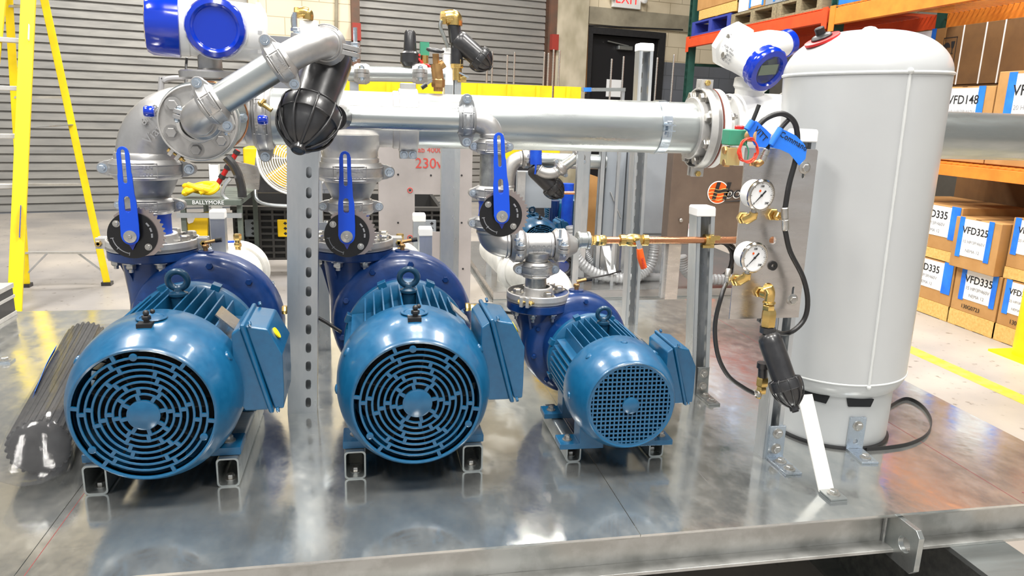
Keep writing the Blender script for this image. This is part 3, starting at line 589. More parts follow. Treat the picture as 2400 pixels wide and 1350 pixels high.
# right flange pair
xf = xE + .012
adapter('large pale split flange with hex bolts at the right end of the header pipe', (xf + .045, YH, ZH), -X_, .118, R6, .034, V((0, -.05, 1)))
o = MB().washer((xf + .046, YH, ZH), X_, .05, .1175, .004, 56).build('flange_gasket', 'gasket'); tag(o, 'thin dark red gasket ring between the right-hand flanges', 'gasket')
t = thing('flow_meter', 'white flow meter with blue-rimmed display, beside the grey tank', 'flow meter', (xf + .18, YH, ZH))
m = MB(); m.washer((xf + .051, YH, ZH), X_, .05, .116, .022, 56, .002); m.lathe([(.070, .073), (.068, .10), (.068, .105)], (xf, YH, ZH), X_, 44)
m.lathe([(.100, .105), (.104, .11), (.104, .118), (.100, .125)], (xf, YH, ZH), X_, 44); m.lathe([(.092, .12), (.105, .13), (.108, .15), (.108, .27), (.10, .29), (.07, .3)], (xf, YH, ZH), X_, 44); m.build('meter_body', 'wmetal', t, ang=40)
for k in range(8):
    a = PI / 8 + k * PI / 4; b = MB(); hexbolt(b, (xf + .073, YH + .097 * math.cos(a), ZH + .097 * math.sin(a)), X_, .011, .014, .012); b.build('flange_bolt', 'bolt', t)
nb = PY(1757, 212, YH - .01); hc = PY(1768, 130, YH - .02); lid = PY(1797, 163, YH - .13)
m = MB(); m.lathe([(.040, -.03), (.043, 0), (.050, .008), (.050, .03), (.046, .034), (.028, .036)], nb, V((.06, -.1, 1)), 32); m.tube([nb + V((0, 0, .02)), nb + V((.004, 0, .045)), hc], [.026, .024, .03], 20)
n_ = V((.24, -.86, -.44)).normalized()
F_ = frm(lid, n_)
m.lathe([(.052, -.012), (.055, -.03), (.055, -.06), (.058, -.10), (.062, -.13), (.058, -.165)], lid, n_, 24)
# eight-sided back plate with cable glands
m.lathe([(.066, -.178), (.07, -.17), (.07, -.152), (.062, -.148)], lid, n_, 8)
rc = PY(1836, 104, YH + .03); m.tube([hc + V((0, .02, .015)), hc + (rc - hc) * .5 + V((0, 0, .012)), rc], [.05, .045, .037], 24); m.build('housing', 'wmetal', t, ang=25)
bz = MB(); bz.lathe([(.052, -.03), (.061, -.026), (.062, -.012), (.064, -.006), (.064, .004), (.059, .012), (.044, .014), (.040, .006), (.038, .006)], lid, n_, 40, rf=lambda a, r, h: 1 - (.035 if (math.sin(a * 7) > .82 and r > .06) else 0)); bz = bz.build('display_bezel', 'cap', t)
m = MB(); m.lathe([(.041, .001), (.041, .006)], lid, n_, 36); g = m.build('display_glass', 'lens', bz)
m = MB(F_); m.box(0, .002, .0066, .062, .030, .0008); m.build('display_screen', mat('lcd_green', (.16, .2, .15), .3), bz, ang=0)
m = MB(); m.lathe([(.0385, -.002), (.0405, .0), (.0405, .022), (.036, .026), (.01, .027)], rc, (rc - hc), 32); m.build('end_cap', 'cap', t)
for px_, py_ in ((1712, 88), (1700, 130)):
    p = PY(px_ + 12, py_ + 2, YH - .03); b = MB(); b.hexa(p, V((-1, -.25, .1)), .012, .010); b.cyl(p, p + V((-.022, -.005, .002)), .009, n=14); b.hexa(p + V((-.018, -.004, .0018)), V((-1, -.25, .1)), .010, .010); b.build('cable_gland', 'bolt', t)
m = MB(); p = lid - n_ * .09
xx = V((-.75, -.42, 0)).normalized(); 
lb = MB(F_); lb.box(-.0, .0, 0, .001, .001, .001)
a_ = PY(1716, 128, YH - .10); text('4.5W  IP67\nDN150  PN16\nS/N 20119\nFLOW  L/R\nTAG  0116', .0095, lid - n_ * .11 + F_.to_3x3() @ V((-.0595, .0, 0)) * 1.0, (F_.to_3x3() @ V((0, 0, 1))), (F_.to_3x3() @ V((0, 1, 0))), 'greyink', t, 'rating_text', .0004)
pipe('large galvanised header pipe continuing right behind the grey tank', (xf + .31, YH, ZH), (3.2, YH, ZH), R6 * 1.0)
t = thing('flange_adapter', 'pale flange with hex bolts between the flow meter and the grey tank', 'pipe flange', (xf + .3, YH, ZH)); MB().washer((xf + .295, YH, ZH), X_, .05, .116, .03, 48, .002).build('adapter_ring', 'alum', t)
for k in range(8):
    a = PI / 8 + k * PI / 4; b = MB(); hexbolt(b, (xf + .295, YH + .097 * math.cos(a), ZH + .097 * math.sin(a)), -X_, .011, .014, .012); b.build('flange_bolt', 'bolt', t)
# ---- left flange stack facing the camera, bleed line and big black filter ----
f0 = PY(463, 288, 1.80); f1 = V((xT, YH - .095, ZH)); fa = (f0 - f1).normalized()
adapter('round cast flange plate facing forward, small elbow bolted to its centre', f0 - fa * .018, fa, .084, .036, .02, V((-.6, .2, -.75)), nb=6, br=.74, hb=.012, boltm='cast')
m = MB(); t = thing('flanged_spool', 'short grey flanged spool with copper coloured gasket behind the left flange', 'pipe spool', f1)
L = (f0 - f1).length; m.lathe([(.062, 0), (.080, .002), (.084, .02), (.084, .035), (.064, .037), (.060, .06), (.060, L - .055), (.086, L - .05), (.088, L - .034), (.088, L - .022), (.06, L - .02)], f1, fa, 44); m.build('spool_body', 'galv', t)
MB().torus(f1 + fa * .04, fa, .0845, .0022, 44, 8).build('spool_gasket', 'copper', t)
for a in range(6):
    d = frm(f1 + fa * .046, fa); p = d @ V((.072 * math.cos(a * PI / 3), .072 * math.sin(a * PI / 3), 0)); b = MB(); hexbolt(b, p, fa, .009, .01, .006); b.build('spool_bolt', 'zinc', t)
def plug(label, px_, py_, Y, d):
    p = PY(px_, py_, Y); o = MB().lathe([(.011, 0), (.0125, .003), (.0125, .018), (.010, .022), (.004, .022)], p, d, 20); tag(o.build('blue_plug_cap', 'cap'), label, 'plug', 'small blue caps beside the left flange')
plug('small blue plug cap left of the round cast flange', 362, 262, 1.86, (-1, -.1, .05)); plug('small blue plug cap right of the copper gasket ring', 606, 281, 2.03, (1, -.1, 0))
b = MB(); p = PY(607, 238, 1.98); b.cyl(p, p + V((.03, -.008, -.02)), .006); b.hexa(p + V((.004, 0, 0)), V((.03, -.008, -.02)), .011, .01); tag(b.build('brass_fitting', 'brass'), 'small brass bolt fitting just right of the left flange stack', 'fitting')
Y1 = 1.63
q1 = PY(500, 245, Y1); q2 = PY(657, 147, Y1); dd = (q2 - q1).normalized()
s1 = PY(440, 289, Y1); s1 = q1 - dd * (q1 - s1).dot(dd); e1 = V((s1.x, Y1 + .075, s1.z))
elbow('small grey cast elbow in front of the round flange', q1 - dd * .012, s1 - dd * .0, e1 + V((.012, 0, 0)), R2, 'cast')
coupling('small coupling edge-on behind the lower small elbow', (e1.x + .013, e1.y + .022, e1.z), Y_, X_ * 1 + Z_ * -.25, R2, .036)
m = MB(); m.cyl((e1.x + .014, e1.y + .03, e1.z), f0 + fa * .0, R2, .034, n=28); tag(m.build('pipe_nipple', 'cast'), 'stub pipe joining the lower small elbow to the round flange', 'pipe')
eA = dd.cross(Y_).normalized()
coupling('oval two-bolt coupling at the lower end of the slanting pipe', q1, dd, eA, R2, .040, ez=.049)
pipe('slanting galvanised pipe between the two oval couplings, upper left', q1 + dd * .02, q2 - dd * .02, .0305)
coupling('oval two-bolt coupling at the upper end of the slanting pipe', q2, dd, eA, R2, .040, ez=.049)
s2 = PY(752, 100, Y1); s2 = q2 + dd * (s2 - q2).dot(dd); e2 = V((s2.x + .01, Y1 + .07, s2.z - .006))
elbow('small grey cast elbow at the top of the slanting pipe', q2 + dd * .012, s2, e2, R2 * 1.03, 'cast', k=.6)
coupling('upright coupling with two vertical zinc studs above the black filter', (e2.x, e2.y + .02, e2.z), Y_, X_ + Z_ * -.18, R2 * 1.03, .04, ez=.062)
for sx in (-1, 1):
    pz = V((e2.x + sx * .062, e2.y + .02, e2.z - sx * .012)); b = MB(); b.cyl(pz, pz + V((0, 0, .052)), .0045, n=12); b.hexa(pz + V((0, 0, .014)), Z_, .0095, .008)
    o = b.build('coupling_stud', 'zinc'); tag(o, f'threaded zinc stud standing {"left" if sx < 0 else "right"} of the upper small elbow', 'stud', 'studs on the upright coupling')
# filter
def filt(label, a, b, rb, rc, m_='black', nrib=10, port=None):
    a, b = V(a), V(b); d = (b - a).normalized(); L = (b - a).length; t = thing('disc_filter', label, 'filter', a); m = MB()
    m.lathe([(rb * .4, -.02 * L), (rb * .75, -.0 * L), (rb * .93, .05 * L), (rb, .12 * L), (rb * .97, .60 * L), (rb * 1.0, .64 * L)], a, d, 40); fb = m.build('filter_body', m_, t, ang=50)
    m = MB(); pr = [(rb * 1.0, .60 * L), (rc * .96, .61 * L), (rc * .99, .635 * L), (rc, .70 * L), (rc * .98, .735 * L), (rc * .90, .75 * L), (rc * .84, .80 * L), (rc * .70, .865 * L), (rc * .45, .935 * L), (rc * .24, .96 * L), (rc * .24, L), (rc * .2, 1.01 * L), (rc * .16, L), (rc * .05, L)]
    m.lathe(pr, a, d, 60); cp = m.build('filter_cap', m_, t, ang=40)
    m = MB(); F_ = frm(a, d)
    for k in range(nrib):
        an = 2 * PI * k / nrib; m.tube([F_ @ V((r * math.cos(an), r * math.sin(an), h * L)) for r, h in ((rb * .98, .595), (rc * .97, .61), (rc * 1.0, .65), (rc * 1.0, .71), (rc * .965, .76), (rc * .89, .81), (rc * .77, .86), (rc * .60, .905), (rc * .40, .945), (rc * .22, .97))], [rc * .04] * 5 + [rc * .05] * 5, 8)
    m.torus(a + d * L * .612, d, rc * .97, rc * .03, 60, 8); m.torus(a + d * L * .738, d, rc * .955, rc * .03, 60, 8); m.build('cap_rib', m_, cp, ang=60)
    return t
fa_ = PY(778, 118, 1.80); fb_ = PY(698, 352, 1.63)
filt('large black disc filter hanging beside the slanting pipe, ribbed screw cap below', fa_, fb_, .052, .066)
m = MB(); m.cyl((e2.x, e2.y + .035, e2.z), (e2.x, 1.80, e2.z - .01), R2 * 1.0, n=28); tag(m.build('filter_port', 'black'), 'short black inlet port of the large filter under the top coupling', 'pipe')
ZS = Zp(1000, 280, 1.93); YC = 1.93
m = MB(); m.cyl((fa_.x, fa_.y, ZS + .0), (PY(800, 280, YC).x, YC, ZS), R2, n=28); tag(m.build('filter_outlet', 'black'), 'black outlet port behind the large filter', 'pipe')
# ---- small line across the front and the third column ----
xc3 = PY(1150, 400, YC).x
pipe('thinner galvanised pipe crossing in front of the header, filter to oval coupling', (PY(790, 280, YC).x, YC, ZS), (PY(1085, 280, YC).x, YC, ZS), R2)
coupling('oval coupling standing upright at the end of the thinner pipe', (PY(1093, 280, YC).x, YC, ZS), X_, Z_, R2, .044, ez=.053, mt='castd')
zz = lambda y, x=1150: Zp(x, y, YC)
elbow('small grey elbow turning down above the right lever valve', (PY(1104, 280, YC).x, YC, ZS), (xc3, YC, ZS), (xc3, YC, zz(322)), R2, 'cast')
coupling('two-bolt coupling under the small elbow, third column', (xc3, YC, zz(343)), Z_, X_, R2, .038, ez=.046)
pipe('short dark galvanised nipple beside the right blue lever', (xc3, YC, zz(358)), (xc3, YC, zz(436)), .0285, 'galvd', 'pipe_nipple')
coupling('two-bolt coupling just above the right blue valve', (xc3, YC, zz(452)), Z_, X_, R2, .038, ez=.046)
lv = PY(1174, 505, 1.835); tp_ = PY(1166, 280, 1.83); valve('right blue butterfly valve on the thin third column', (xc3, YC, zz(518)), .030, zz(462) - zz(518), lv, -math.atan2(tp_.x - lv.x, tp_.z - lv.z), .93)
coupling('two-bolt coupling just below the right blue valve', (xc3, YC, zz(522)), Z_, X_, R2, .038, ez=.046)
zt = Zp(1255, 575, YC)
elbow('small grey elbow under the right blue valve, marked with raised letters', (xc3, YC, zz(538)), (xc3, YC, zt), (PY(1193, 575, YC).x, YC, zt), R2 * 1.1, 'cast')
coupling('coupling with an upright stud left of the small tee', (PY(1212, 575, YC).x, YC, zt), X_, Y_ + Z_ * .05, R2 * 1.12, .040, ez=.047, letters=False)
xt3 = PY(1259, 575, YC).x
tee('small grey cast tee with raised letters above the smaller pump', (PY(1226, 575, YC).x, YC, zt), (PY(1294, 575, YC).x, YC, zt), [((xt3, YC, zt), (xt3, YC, Zp(1259, 612, YC)), R2 * 1.0)], R2 * 1.12)
tb_ = [o for o in bpy.data.objects if o.name.startswith('tee_body')][-1]
text('T MACHINO-CO Q\nKOREA', .0115, (xt3, YC - R2 * 1.13, zt - .004), X_, Z_, 'castd', tb_, 'raised_name', .0006)
coupling('coupling with an upright stud right of the small tee', (PY(1312, 575, YC).x, YC, zt), X_, Y_ + Z_ * .05, R2 * 1.12, .040, ez=.047, letters=False)
for px_, nm in ((1212, 'left'), (1312, 'right')):
    p = PY(px_, 575, YC - .05); b = MB(); b.cyl(p + V((0, 0, .0)), p + V((0, 0, .042)), .004, n=10); b.hexa(p + V((0, 0, .012)), Z_, .008, .007); tag(b.build('coupling_stud', 'zinc'), f'zinc stud in front of the coupling {nm} of the small tee', 'stud', 'studs beside the small tee')
coupling('two-bolt coupling between the small tee and the smaller pump flange', (xt3, YC, Zp(1259, 630, YC)), Z_, X_, R2 * 1.1, .042, ez=.050)
xp3 = .56 - .105
pipe('short bare steel nipple on the smaller pump flange', (xt3, YC, .305), (xt3, YC, Zp(1259, 645, YC)), .029, 'galvd', 'pipe_nipple')
adapter('small white split flange ring with brass bolts on the smaller pump', (xp3, YC, .3005), Z_, .086, .032, .024, V((-.55, -.83, 0)), nb=4, br=.72, hb=.012)
xr = PY(1322, 575, YC).x
m = MB(); m.lathe([(.033, 0), (.036, .006), (.024, .028), (.02, .034)], (xr, YC, zt), X_, 28); tag(m.build('pipe_reducer', 'cast'), 'small dark-mouthed reducer right of the small tee', 'pipe reducer')
xg = PY(1352, 565, YC).x; zc_ = Zp(1450, 563, YC)
m = MB(); m.lathe([(.022, 0), (.024, .002), (.024, .007), (.021, .009), (.021, .026), (.024, .028), (.024, .034), (.022, .036)], (xg, YC, zc_), X_, 28); m.cyl((xr + .03, YC, zt), (xg + .005, YC, zc_), .015); tag(m.build('threaded_socket', 'galv'), 'white galvanised threaded socket at the start of the copper line', 'fitting')
b = MB(); xb = PY(1378, 563, YC).x
for x0, l, r in ((0, .012, .016), (.012, .010, .013), (.02, .014, .0155)): b.hexa((xb + x0, YC, zc_), X_, r, l)
b.lathe([(.0125, .03), (.0145, .034), (.0145, .045), (.0125, .05)], (xb, YC, zc_), X_, 20); tag(b.build('brass_union', 'brass'), 'brass union between the galvanised socket and the copper pipe', 'fitting')
pipe('straight copper pipe running right to the gauge panel', (xb + .045, YC, zc_), (1.28, YC, zc_), .0095, 'copper', 'copper_pipe')
t = thing('ball_valve', 'brass ball valve on the copper pipe with hanging orange handle', 'valve', PY(1485, 563, YC)); xv = PY(1485, 563, YC).x
m = MB(); m.lathe([(.0125, -.042), (.016, -.04), (.016, -.026), (.013, -.024), (.0165, -.016), (.0185, 0), (.0165, .016), (.013, .024), (.016, .026), (.016, .04), (.0125, .042)], (xv, YC, zc_), X_, 24); m.cyl((xv, YC, zc_), (xv, YC - .026, zc_ + .004), .008); m.hexa((xv, YC - .024, zc_ + .004), -Y_, .008, .006); m.build('valve_body', 'brass', t)
m = MB(); m.bar((xv, YC - .028, zc_ + .006), (xv + .008, YC - .034, zc_ - .022), .012, .003, up=(0, 1, 0)); m.build('handle_stem', 'zinc', t, ang=0)
hp = PY(1509, 628, YC - .034); m = MB(); m.tube([(xv + .006, YC - .034, zc_ - .018), (xv + .010, YC - .035, zc_ - .04), tuple(hp)], [.0085, .0105, .009], 16); hd = m.build('handle_grip', 'orange', t)
u_ = (V((xv + .006, YC, zc_ - .018)) - V(hp)).normalized(); text('SHARK', .010, (V((xv + .008, YC - .046, zc_ - .04)) + V((hp.x, YC - .046, hp.z))) / 2, V((-u_.x, 0, -u_.z)), V((-u_.z, 0, u_.x)) * -1, 'redink', hd, 'handle_lettering', .0004)
# suction spools behind the pumps
def suction(label, xm, zc, r, y0, y1, cock=True, dx=0.):
    t = thing('suction_pipe', label, 'pipe', (xm, y0, zc), 'white suction pipes behind the pumps'); m = MB()
    a = V((xm, y0, zc)); d = V((dx, 1, 0)).normalized(); L = y1 - y0
    m.lathe([(r * .8, 0), (r, .03), (r * 1.05, .05), (r * 1.05, L * .55), (r * 1.12, L * .57), (r * 1.12, L * .75), (r * 1.05, L * .77), (r * 1.05, L)], a, d, 40); m.build('pipe_body', 'wpipe', t)
    if cock:
        p = a + d * L * .78 + Z_ * r * 1.06 + X_ * .012; b = MB(); b.cyl(p, p + Z_ * .05, .009); b.hexa(p + Z_ * .012, Z_, .012, .012); b.hexa(p + Z_ * .034, Z_, .013, .02); c = b.build('drain_cock', 'brass', t); MB().bar(p + V((-.008, -.01, .03)), p + V((-.036, -.014, .03)), .012, .006).build('cock_lever', 'lever', c, bev=.002)
    return t, a + d * L
for nm, xm in (('left', -.429), ('middle', .096)):
    t, e = suction(f'white suction pipe with a brass cock behind the {nm} pump', xm, .245, .078, 2.215, 2.62)
    coupling(f'white coupling on the suction pipe behind the {nm} pump', (xm, 2.60, .245), Y_, X_ * .8 - Z_ * .5, .082, .05, mt='wpipe', letters=False)
# ================= STRUTS =================
def strut(label, x, y, z0, z1, face, w=.041, cap=False, slots=True, name='strut_post', grp='galvanised strut posts on the skid', open_=True, lean=(0, 0), shade_back=False):
    # face: direction the slotted web looks; channel opens the other way unless the added back plate shuts it
    t = thing(name, label, 'post', (x, y, z0), grp); f = V(face).normalized(); u = Z_.cross(f); L = z1 - z0; up = V((lean[0], lean[1], L)).normalized(); m = MB(); h = w / 2
    hs = [slotp(0, .03 + i * .0505, .0135, .028) for i in range(int((L - .02) / .0505))] if slots else []
    m.plate([(-h, 0), (h, 0), (h, L), (-h, L)], hs, V((x, y, z0)) + f * h, u, up, -.0025)
    for s in (-1, 1):
        m.plate([(0, 0), (w, 0), (w, L), (0, L)], [], V((x, y, z0)) + f * h + u * s * h, -f, up, .0022 * s)
        c = V((x, y, z0)) - f * h + u * s * (h - .005); m.bar(c, c + up * L, .0095, .003, up=f); c2 = V((x, y, z0)) - f * (h - .006) + u * s * (h - .009); m.bar(c2, c2 + up * L, .002, .012, up=f)
    if shade_back: m.plate([(-h, 0), (h, 0), (h, L), (-h, L)], [], V((x, y, z0)) - f * h, u, up, .0025)  # added back plate, shuts out light so the slots look dark
    m.build('channel', 'strut', t, ang=0)
    if cap:
        c = MB(); p = V((x, y, z0)) + up * (L - .012); q = w + .007
        R_ = [[p + (u * a + f * b) * q / 2 * k + up * zz_ for a, b in ((-1, -1), (1, -1), (1, 1), (-1, 1))] for k, zz_ in ((1, 0), (1, .022), (.92, .028))]
        c.rings(R_); c.build('end_cap', 'white', t, ang=0, bev=.003)
    return t
def bracket(label, x, y, w, h1=.085, L2=.085, nb=2, m_='zinc', th=.006, yaw=0., hole=False, grp='angle brackets bolted to the deck'):
    t = thing('angle_bracket', label, 'bracket', (x, y, 0), grp); m = MB(Matrix.Translation((x, y, 0)) @ Matrix.Rotation(yaw, 4, 'Z'))
    o = [slotp(0, h1 * .28, .013, .013)] if hole else []
    m.plate([(-w / 2, 0), (w / 2, 0), (w / 2, h1), (-w / 2, h1)], o, (0, 0, .0), (1, 0, 0), (0, 0, 1), -th); m.plate([(-w / 2, 0), (w / 2, 0), (w / 2, -L2), (-w / 2, -L2)], [], (0, 0, .0), (1, 0, 0), (0, 1, 0), -th if 0 else th); m.build('angle_plate', m_, t, ang=0, bev=.001)
    T_ = Matrix.Translation((x, y, 0)) @ Matrix.Rotation(yaw, 4, 'Z')
    for z in ([.32, .78] if not hole else [.75]): b = MB(T_); hexbolt(b, (0, 0, h1 * z), (0, -1, 0), .009, .007); b.build('bracket_bolt', 'bolt', t)
    for z in ([.32, .76] if nb == 2 else [.68]): b = MB(T_); hexbolt(b, (0, -L2 * z, th), (0, 0, 1), .009, .007); b.build('bracket_bolt', 'bolt', t)
    return t
tl_ = PY(724, 380, 1.92); le_ = (tl_.x + .162) * .725 / tl_.z
strut('slotted strut post with oval slots standing right of the leftmost motor', -.162, 1.942, 0, .725, (0, -1, 0), lean=(le_, 0), shade_back=True)
xl_ = PY(678, 600, 1.99).x; strut('plain-faced strut post just left of the slotted post', -.162 - .036, 1.938, 0, .725, (0, -1, 0), w=.0295, slots=False, lean=(le_, 0))
strut('short strut post behind the middle pump flange', -.150, 2.48, 0, .43, (0, -1, 0), slots=False)
p = PY(1049, 500, 2.58); strut('tall strut post behind the middle pump under the header', p.x, 2.60, 0, .69, (0, -1, 0), slots=False)
p = PY(1515, 112, 2.67); strut('tallest strut post with a white cap, rising above the header pipe', 1.008, 2.69, 0, p.z, (0, 1, 0), cap=True, w=.048, lean=(p.x - 1.008, 0))
p = PY(1655, 497, 1.93); strut('white-capped open strut post clamped to the copper pipe', .957, 1.955, 0, p.z, (0, 1, 0), cap=True, w=.05, lean=(p.x - .957, 0))
bracket('grey angle bracket at the foot of the post clamped to the copper pipe', .962, 1.927, .036, m_='galvd')
p = PY(1893, 320, 1.53); strut('white-capped strut post behind the gauge panel beside the tank', .952, 1.535, 0, p.z, (0, 1, 0), cap=True, lean=(p.x - .952 - .01, 0))
bracket('bright zinc angle bracket with four bolts left of the white strap', .958, 1.507, .042)
for px_, py_, pb, Y, lab in ((508, 505, 600, 2.42, 'short white-capped strut post behind the left pump'), (983, 512, 600, 2.62, 'short white-capped strut post behind the middle pump'), (998, 545, 640, 2.45, 'shorter white-capped strut post in front of the other capped post')):
    p = PY(px_, py_, Y); strut(lab, p.x, Y + .02, 0, p.z, (0, -1, 0), cap=True, slots=False, w=.038)
# copper pipe clamp on the post
cp = PY(1660, 563, YC); m = MB(); m.washer((cp.x - .013, YC, zc_), X_, .0098, .0165, .026, 20); m.box(cp.x + .012, YC - .012, zc_ + .008, .03, .012, .012); m.box(cp.x, YC + .002, zc_ - .018, .034, .016, .008)
tag(m.build('pipe_clamp', 'brass', ang=40), 'brass coloured clamp holding the copper pipe to the capped post', 'clamp')

# ================= TANK =================
tx, ty = 1.205, 1.672; TK = thing('pressure_tank', 'tall light grey domed tank on a welded skirt at the right end', 'tank', (tx, ty, 0))
zt1 = PY(2027, 158, ty - .18).z; ztop = PY(2030, 70, ty).z; zb1 = PY(2040, 906, ty - .165).z; r1, r0 = .186, .169
prof = [(.05, zb1 - .055), (.11, zb1 - .052), (.140, zb1 - .042), (.158, zb1 - .026), (.166, zb1 - .01), (r0, zb1), (r0, zb1 + .01), (r1, zt1 - .01), (r1, zt1)]
hd = ztop - zt1
for i in range(1, 15):
    a = PI / 2 * i / 14; prof.append((r1 * math.cos(a) ** .72 if i < 14 else .0005, zt1 + hd * math.sin(a) ** 1.15))
TM = Matrix.Translation((tx, ty, 0)) @ Matrix.Rotation(math.radians(-1.9), 4, 'Y') @ Matrix.Translation((-tx + .004, -ty, 0))
MB(TM).lathe(prof, (tx, ty, 0), Z_, 96).build('tank_shell', 'tank', TK, ang=60)
sk_ = MB(); hs = []
for i in range(96):
    pass
sk_.lathe([(.141, .004), (.143, .012), (.1435, zb1 - .035), (.1405, zb1 - .035), (.138, .004)], (tx, ty, 0), Z_, 72, cap0=False, cap1=False)
sko = sk_.build('skirt', 'tank', TK, ang=60)
MB().lathe([(.150, 0), (.150, .006), (.14, .007)], (tx, ty, 0), Z_, 72).build('base_pad', 'rubber', TK, ang=40)
for a in (-98, -140):
    c, s = math.cos(math.radians(a)), math.sin(math.radians(a)); m = MB(frm((tx + c * .1435, ty + s * .1435, zb1 - .052), (c, s, 0), (-s, c, 0)) )
    m.plate([(-.034, .011), (.034, .011), (.028, -.009), (-.028, -.009)] if 1 else [], [], (0, 0, -.002), (1, 0, 0), (0, 1, 0), .004); m.build('vent_opening', 'dark', sko, ang=0)
m = MB(TM); m.torus((tx, ty, zt1 - .004), Z_, r1 + .0005, .0032, 96, 8, 1.2); m.build('seam_weld', 'weld', TK)
m = MB(TM); m.torus((tx, ty, zb1 + .004), Z_, r0 + .0002, .0024, 96, 8); m.build('seam_weld', 'weld', TK)
a = math.radians(-97); P = []
for i in range(26):
    q = i / 25; r = r0 + (r1 - r0) * q + .0005; P.append((tx + r * math.cos(a), ty + r * math.sin(a), zb1 + (zt1 - zb1 - .006) * q))
m = MB(TM); m.tube(P, [.0034 + .0006 * math.sin(i * 2.4) for i in range(26)], 8); m.sph(P[0], .006); m.sph((P[-1][0], P[-1][1], P[-1][2] + .004), .0075); m.build('vertical_weld', 'weld', TK)
MB().bar((tx + .1438 * math.cos(a), ty + .1438 * math.sin(a), .006), (tx + .1438 * math.cos(a), ty + .1438 * math.sin(a), zb1 - .075), .003, .002).build('skirt_weld', 'weld', sko)
# air valve cap with red ring on the dome
best = None
for i in range(1, 100):
    for j in range(90):
        q = 9 + i * .13; k = int(q); fr_ = q - k; ph = -PI * 1.35 + j * PI / 75
        if k + 1 >= len(prof): continue
        r_ = prof[k][0] * (1 - fr_) + prof[k + 1][0] * fr_; z_ = prof[k][1] * (1 - fr_) + prof[k + 1][1] * fr_
        w_ = TM @ V((tx + r_ * math.cos(ph), ty + r_ * math.sin(ph), z_)); c_ = RR.transposed() @ (w_ - V((0, 0, H))); e = abs(c_.x / c_.z * F + CX - 1927) + abs(c_.y / c_.z * F + CY - 92)
        if best is None or e < best[0]:
            tg = V((prof[k + 1][0] - prof[k][0], prof[k + 1][1] - prof[k][1])); best = (e, w_, V((tg.y * math.cos(ph), tg.y * math.sin(ph), -tg.x)).normalized())
ca, d_ = best[1], best[2]; F_ = frm(ca, d_)
m = MB(); m.lathe([(.040, -.004), (.040, .0016), (.039, .002)], ca, d_, 40); m.build('cap_label', 'red', TK)
m = MB(); m.lathe([(.024, 0), (.024, .006), (.020, .010), (.011, .012), (.011, .026), (.009, .028)], ca, d_, 28); m.build('air_valve_cap', 'rubber', TK)
m = MB(TM); m.lathe([(.02, -.006), (.018, .002), (.012, .007), (.004, .009)], (tx + .0, ty, ztop), Z_, 20); m.build('top_boss', 'tank', TK)
p = PZ(1990, 1098); bracket('zinc angle bracket with an open hole bolted to the tank skirt', tx - .02, ty - .1475, .042, h1=.088, L2=.075, nb=1, hole=True, yaw=-.12)
# strap support bar
t = thing('support_strap', 'white flat steel strap leaning from the deck up to the small black filter', 'strap', PZ(1945, 1172)); f_ = PZ(1938, 1155); g_ = PY(1886, 925, 1.455)
m = MB(); m.bar(f_, g_, .037, .003, up=(g_ - f_).cross(X_)); m.build('strap_bar', mat('offwhite_strap', (.62, .61, .58), .4), t, ang=0)
m = MB(); m.bb(f_.x - .019, f_.x + .021, f_.y - .042, f_.y + .003, 0, .0035); m.bb(f_.x - .018, f_.x + .022, f_.y - .042, f_.y + .003, .0042, .0075); m.build('strap_foot', 'galv', t, ang=0)
b = MB(); hexbolt(b, (f_.x + .003, f_.y - .018, .0075), Z_, .0095, .007); b.build('foot_bolt', 'bolt', t)
# black plastic band
def ribbon(mb, pts, h, th, up=Z_):
    R_ = []; P = [V(p) for p in pts]
    for i, p in enumerate(P):
        d = (P[min(i + 1, len(P) - 1)] - P[max(i - 1, 0)]).normalized(); n_ = d.cross(up).normalized() * th / 2; R_.append([p - n_, p + n_, p + n_ + up * h, p - n_ + up * h])
    mb.rings(R_); return mb
pts = [PZ(x, y) for x, y in ((2078, 960), (2122, 938), (2160, 955), (2182, 990), (2172, 1022), (2135, 1043), (2085, 1053), (2030, 1057))]
tag(ribbon(MB(), sm(pts, 6), .010, .0022).build('plastic_band', 'rubber'), 'loose loop of flat black band lying on the deck around the tank foot', 'band')

# ================= GAUGE PANEL =================
YP = 1.475
TL, TR, BR, BL = [PY(x, y, YP) for x, y in ((1746, 346), (1916, 350), (1878, 750), (1708, 747))]
gp = thing('gauge_panel', 'tall stainless plate with two round gauges mounted left of the tank', 'panel', (BL + BR) / 2)
uP = (TR - TL).normalized(); vP = (TL - BL).normalized(); Wp = (TR - TL).length; Hp = (TL - BL).length
def onp(px_, py_):
    p = PY(px_, py_, YP); return ((p - BL).dot(uP), (p - BL).dot(vP))
hl = [circ(*onp(1811, 562), .0085, 18)]
MB().plate([(0, 0), (Wp, 0), (Wp + .0, Hp - .004), (Wp - .004, Hp), (0, Hp)], hl + [slotp(onp(1884, 405)[0], onp(1884, 405)[1], .007, .022), slotp(onp(1858, 680)[0], onp(1858, 680)[1], .007, .02)], BL, uP, vP, -.003 if uP.cross(vP).y > 0 else .003).build('panel_plate', 'steel', gp, ang=0)
for x, y in ((1885, 393), (1856, 702)):
    p = PY(x, y, YP - .002); b = MB(); b.lathe([(.013, 0), (.013, .003), (.010, .004)], p, -Y_, 24); b.hexa(p + V((0, -.003, 0)), -Y_, .0085, .006); b.build('panel_bolt', 'bolt', gp)
p = PY(1815, 378, YP - .0015)
lgm = MB(); lgm.plate(circ(0, 0, .0105, 24), [], PY(1812, 378, YP - .001), X_, Z_, .0006); lgm = lgm.build('panel_logo', 'greyink', gp, ang=0)
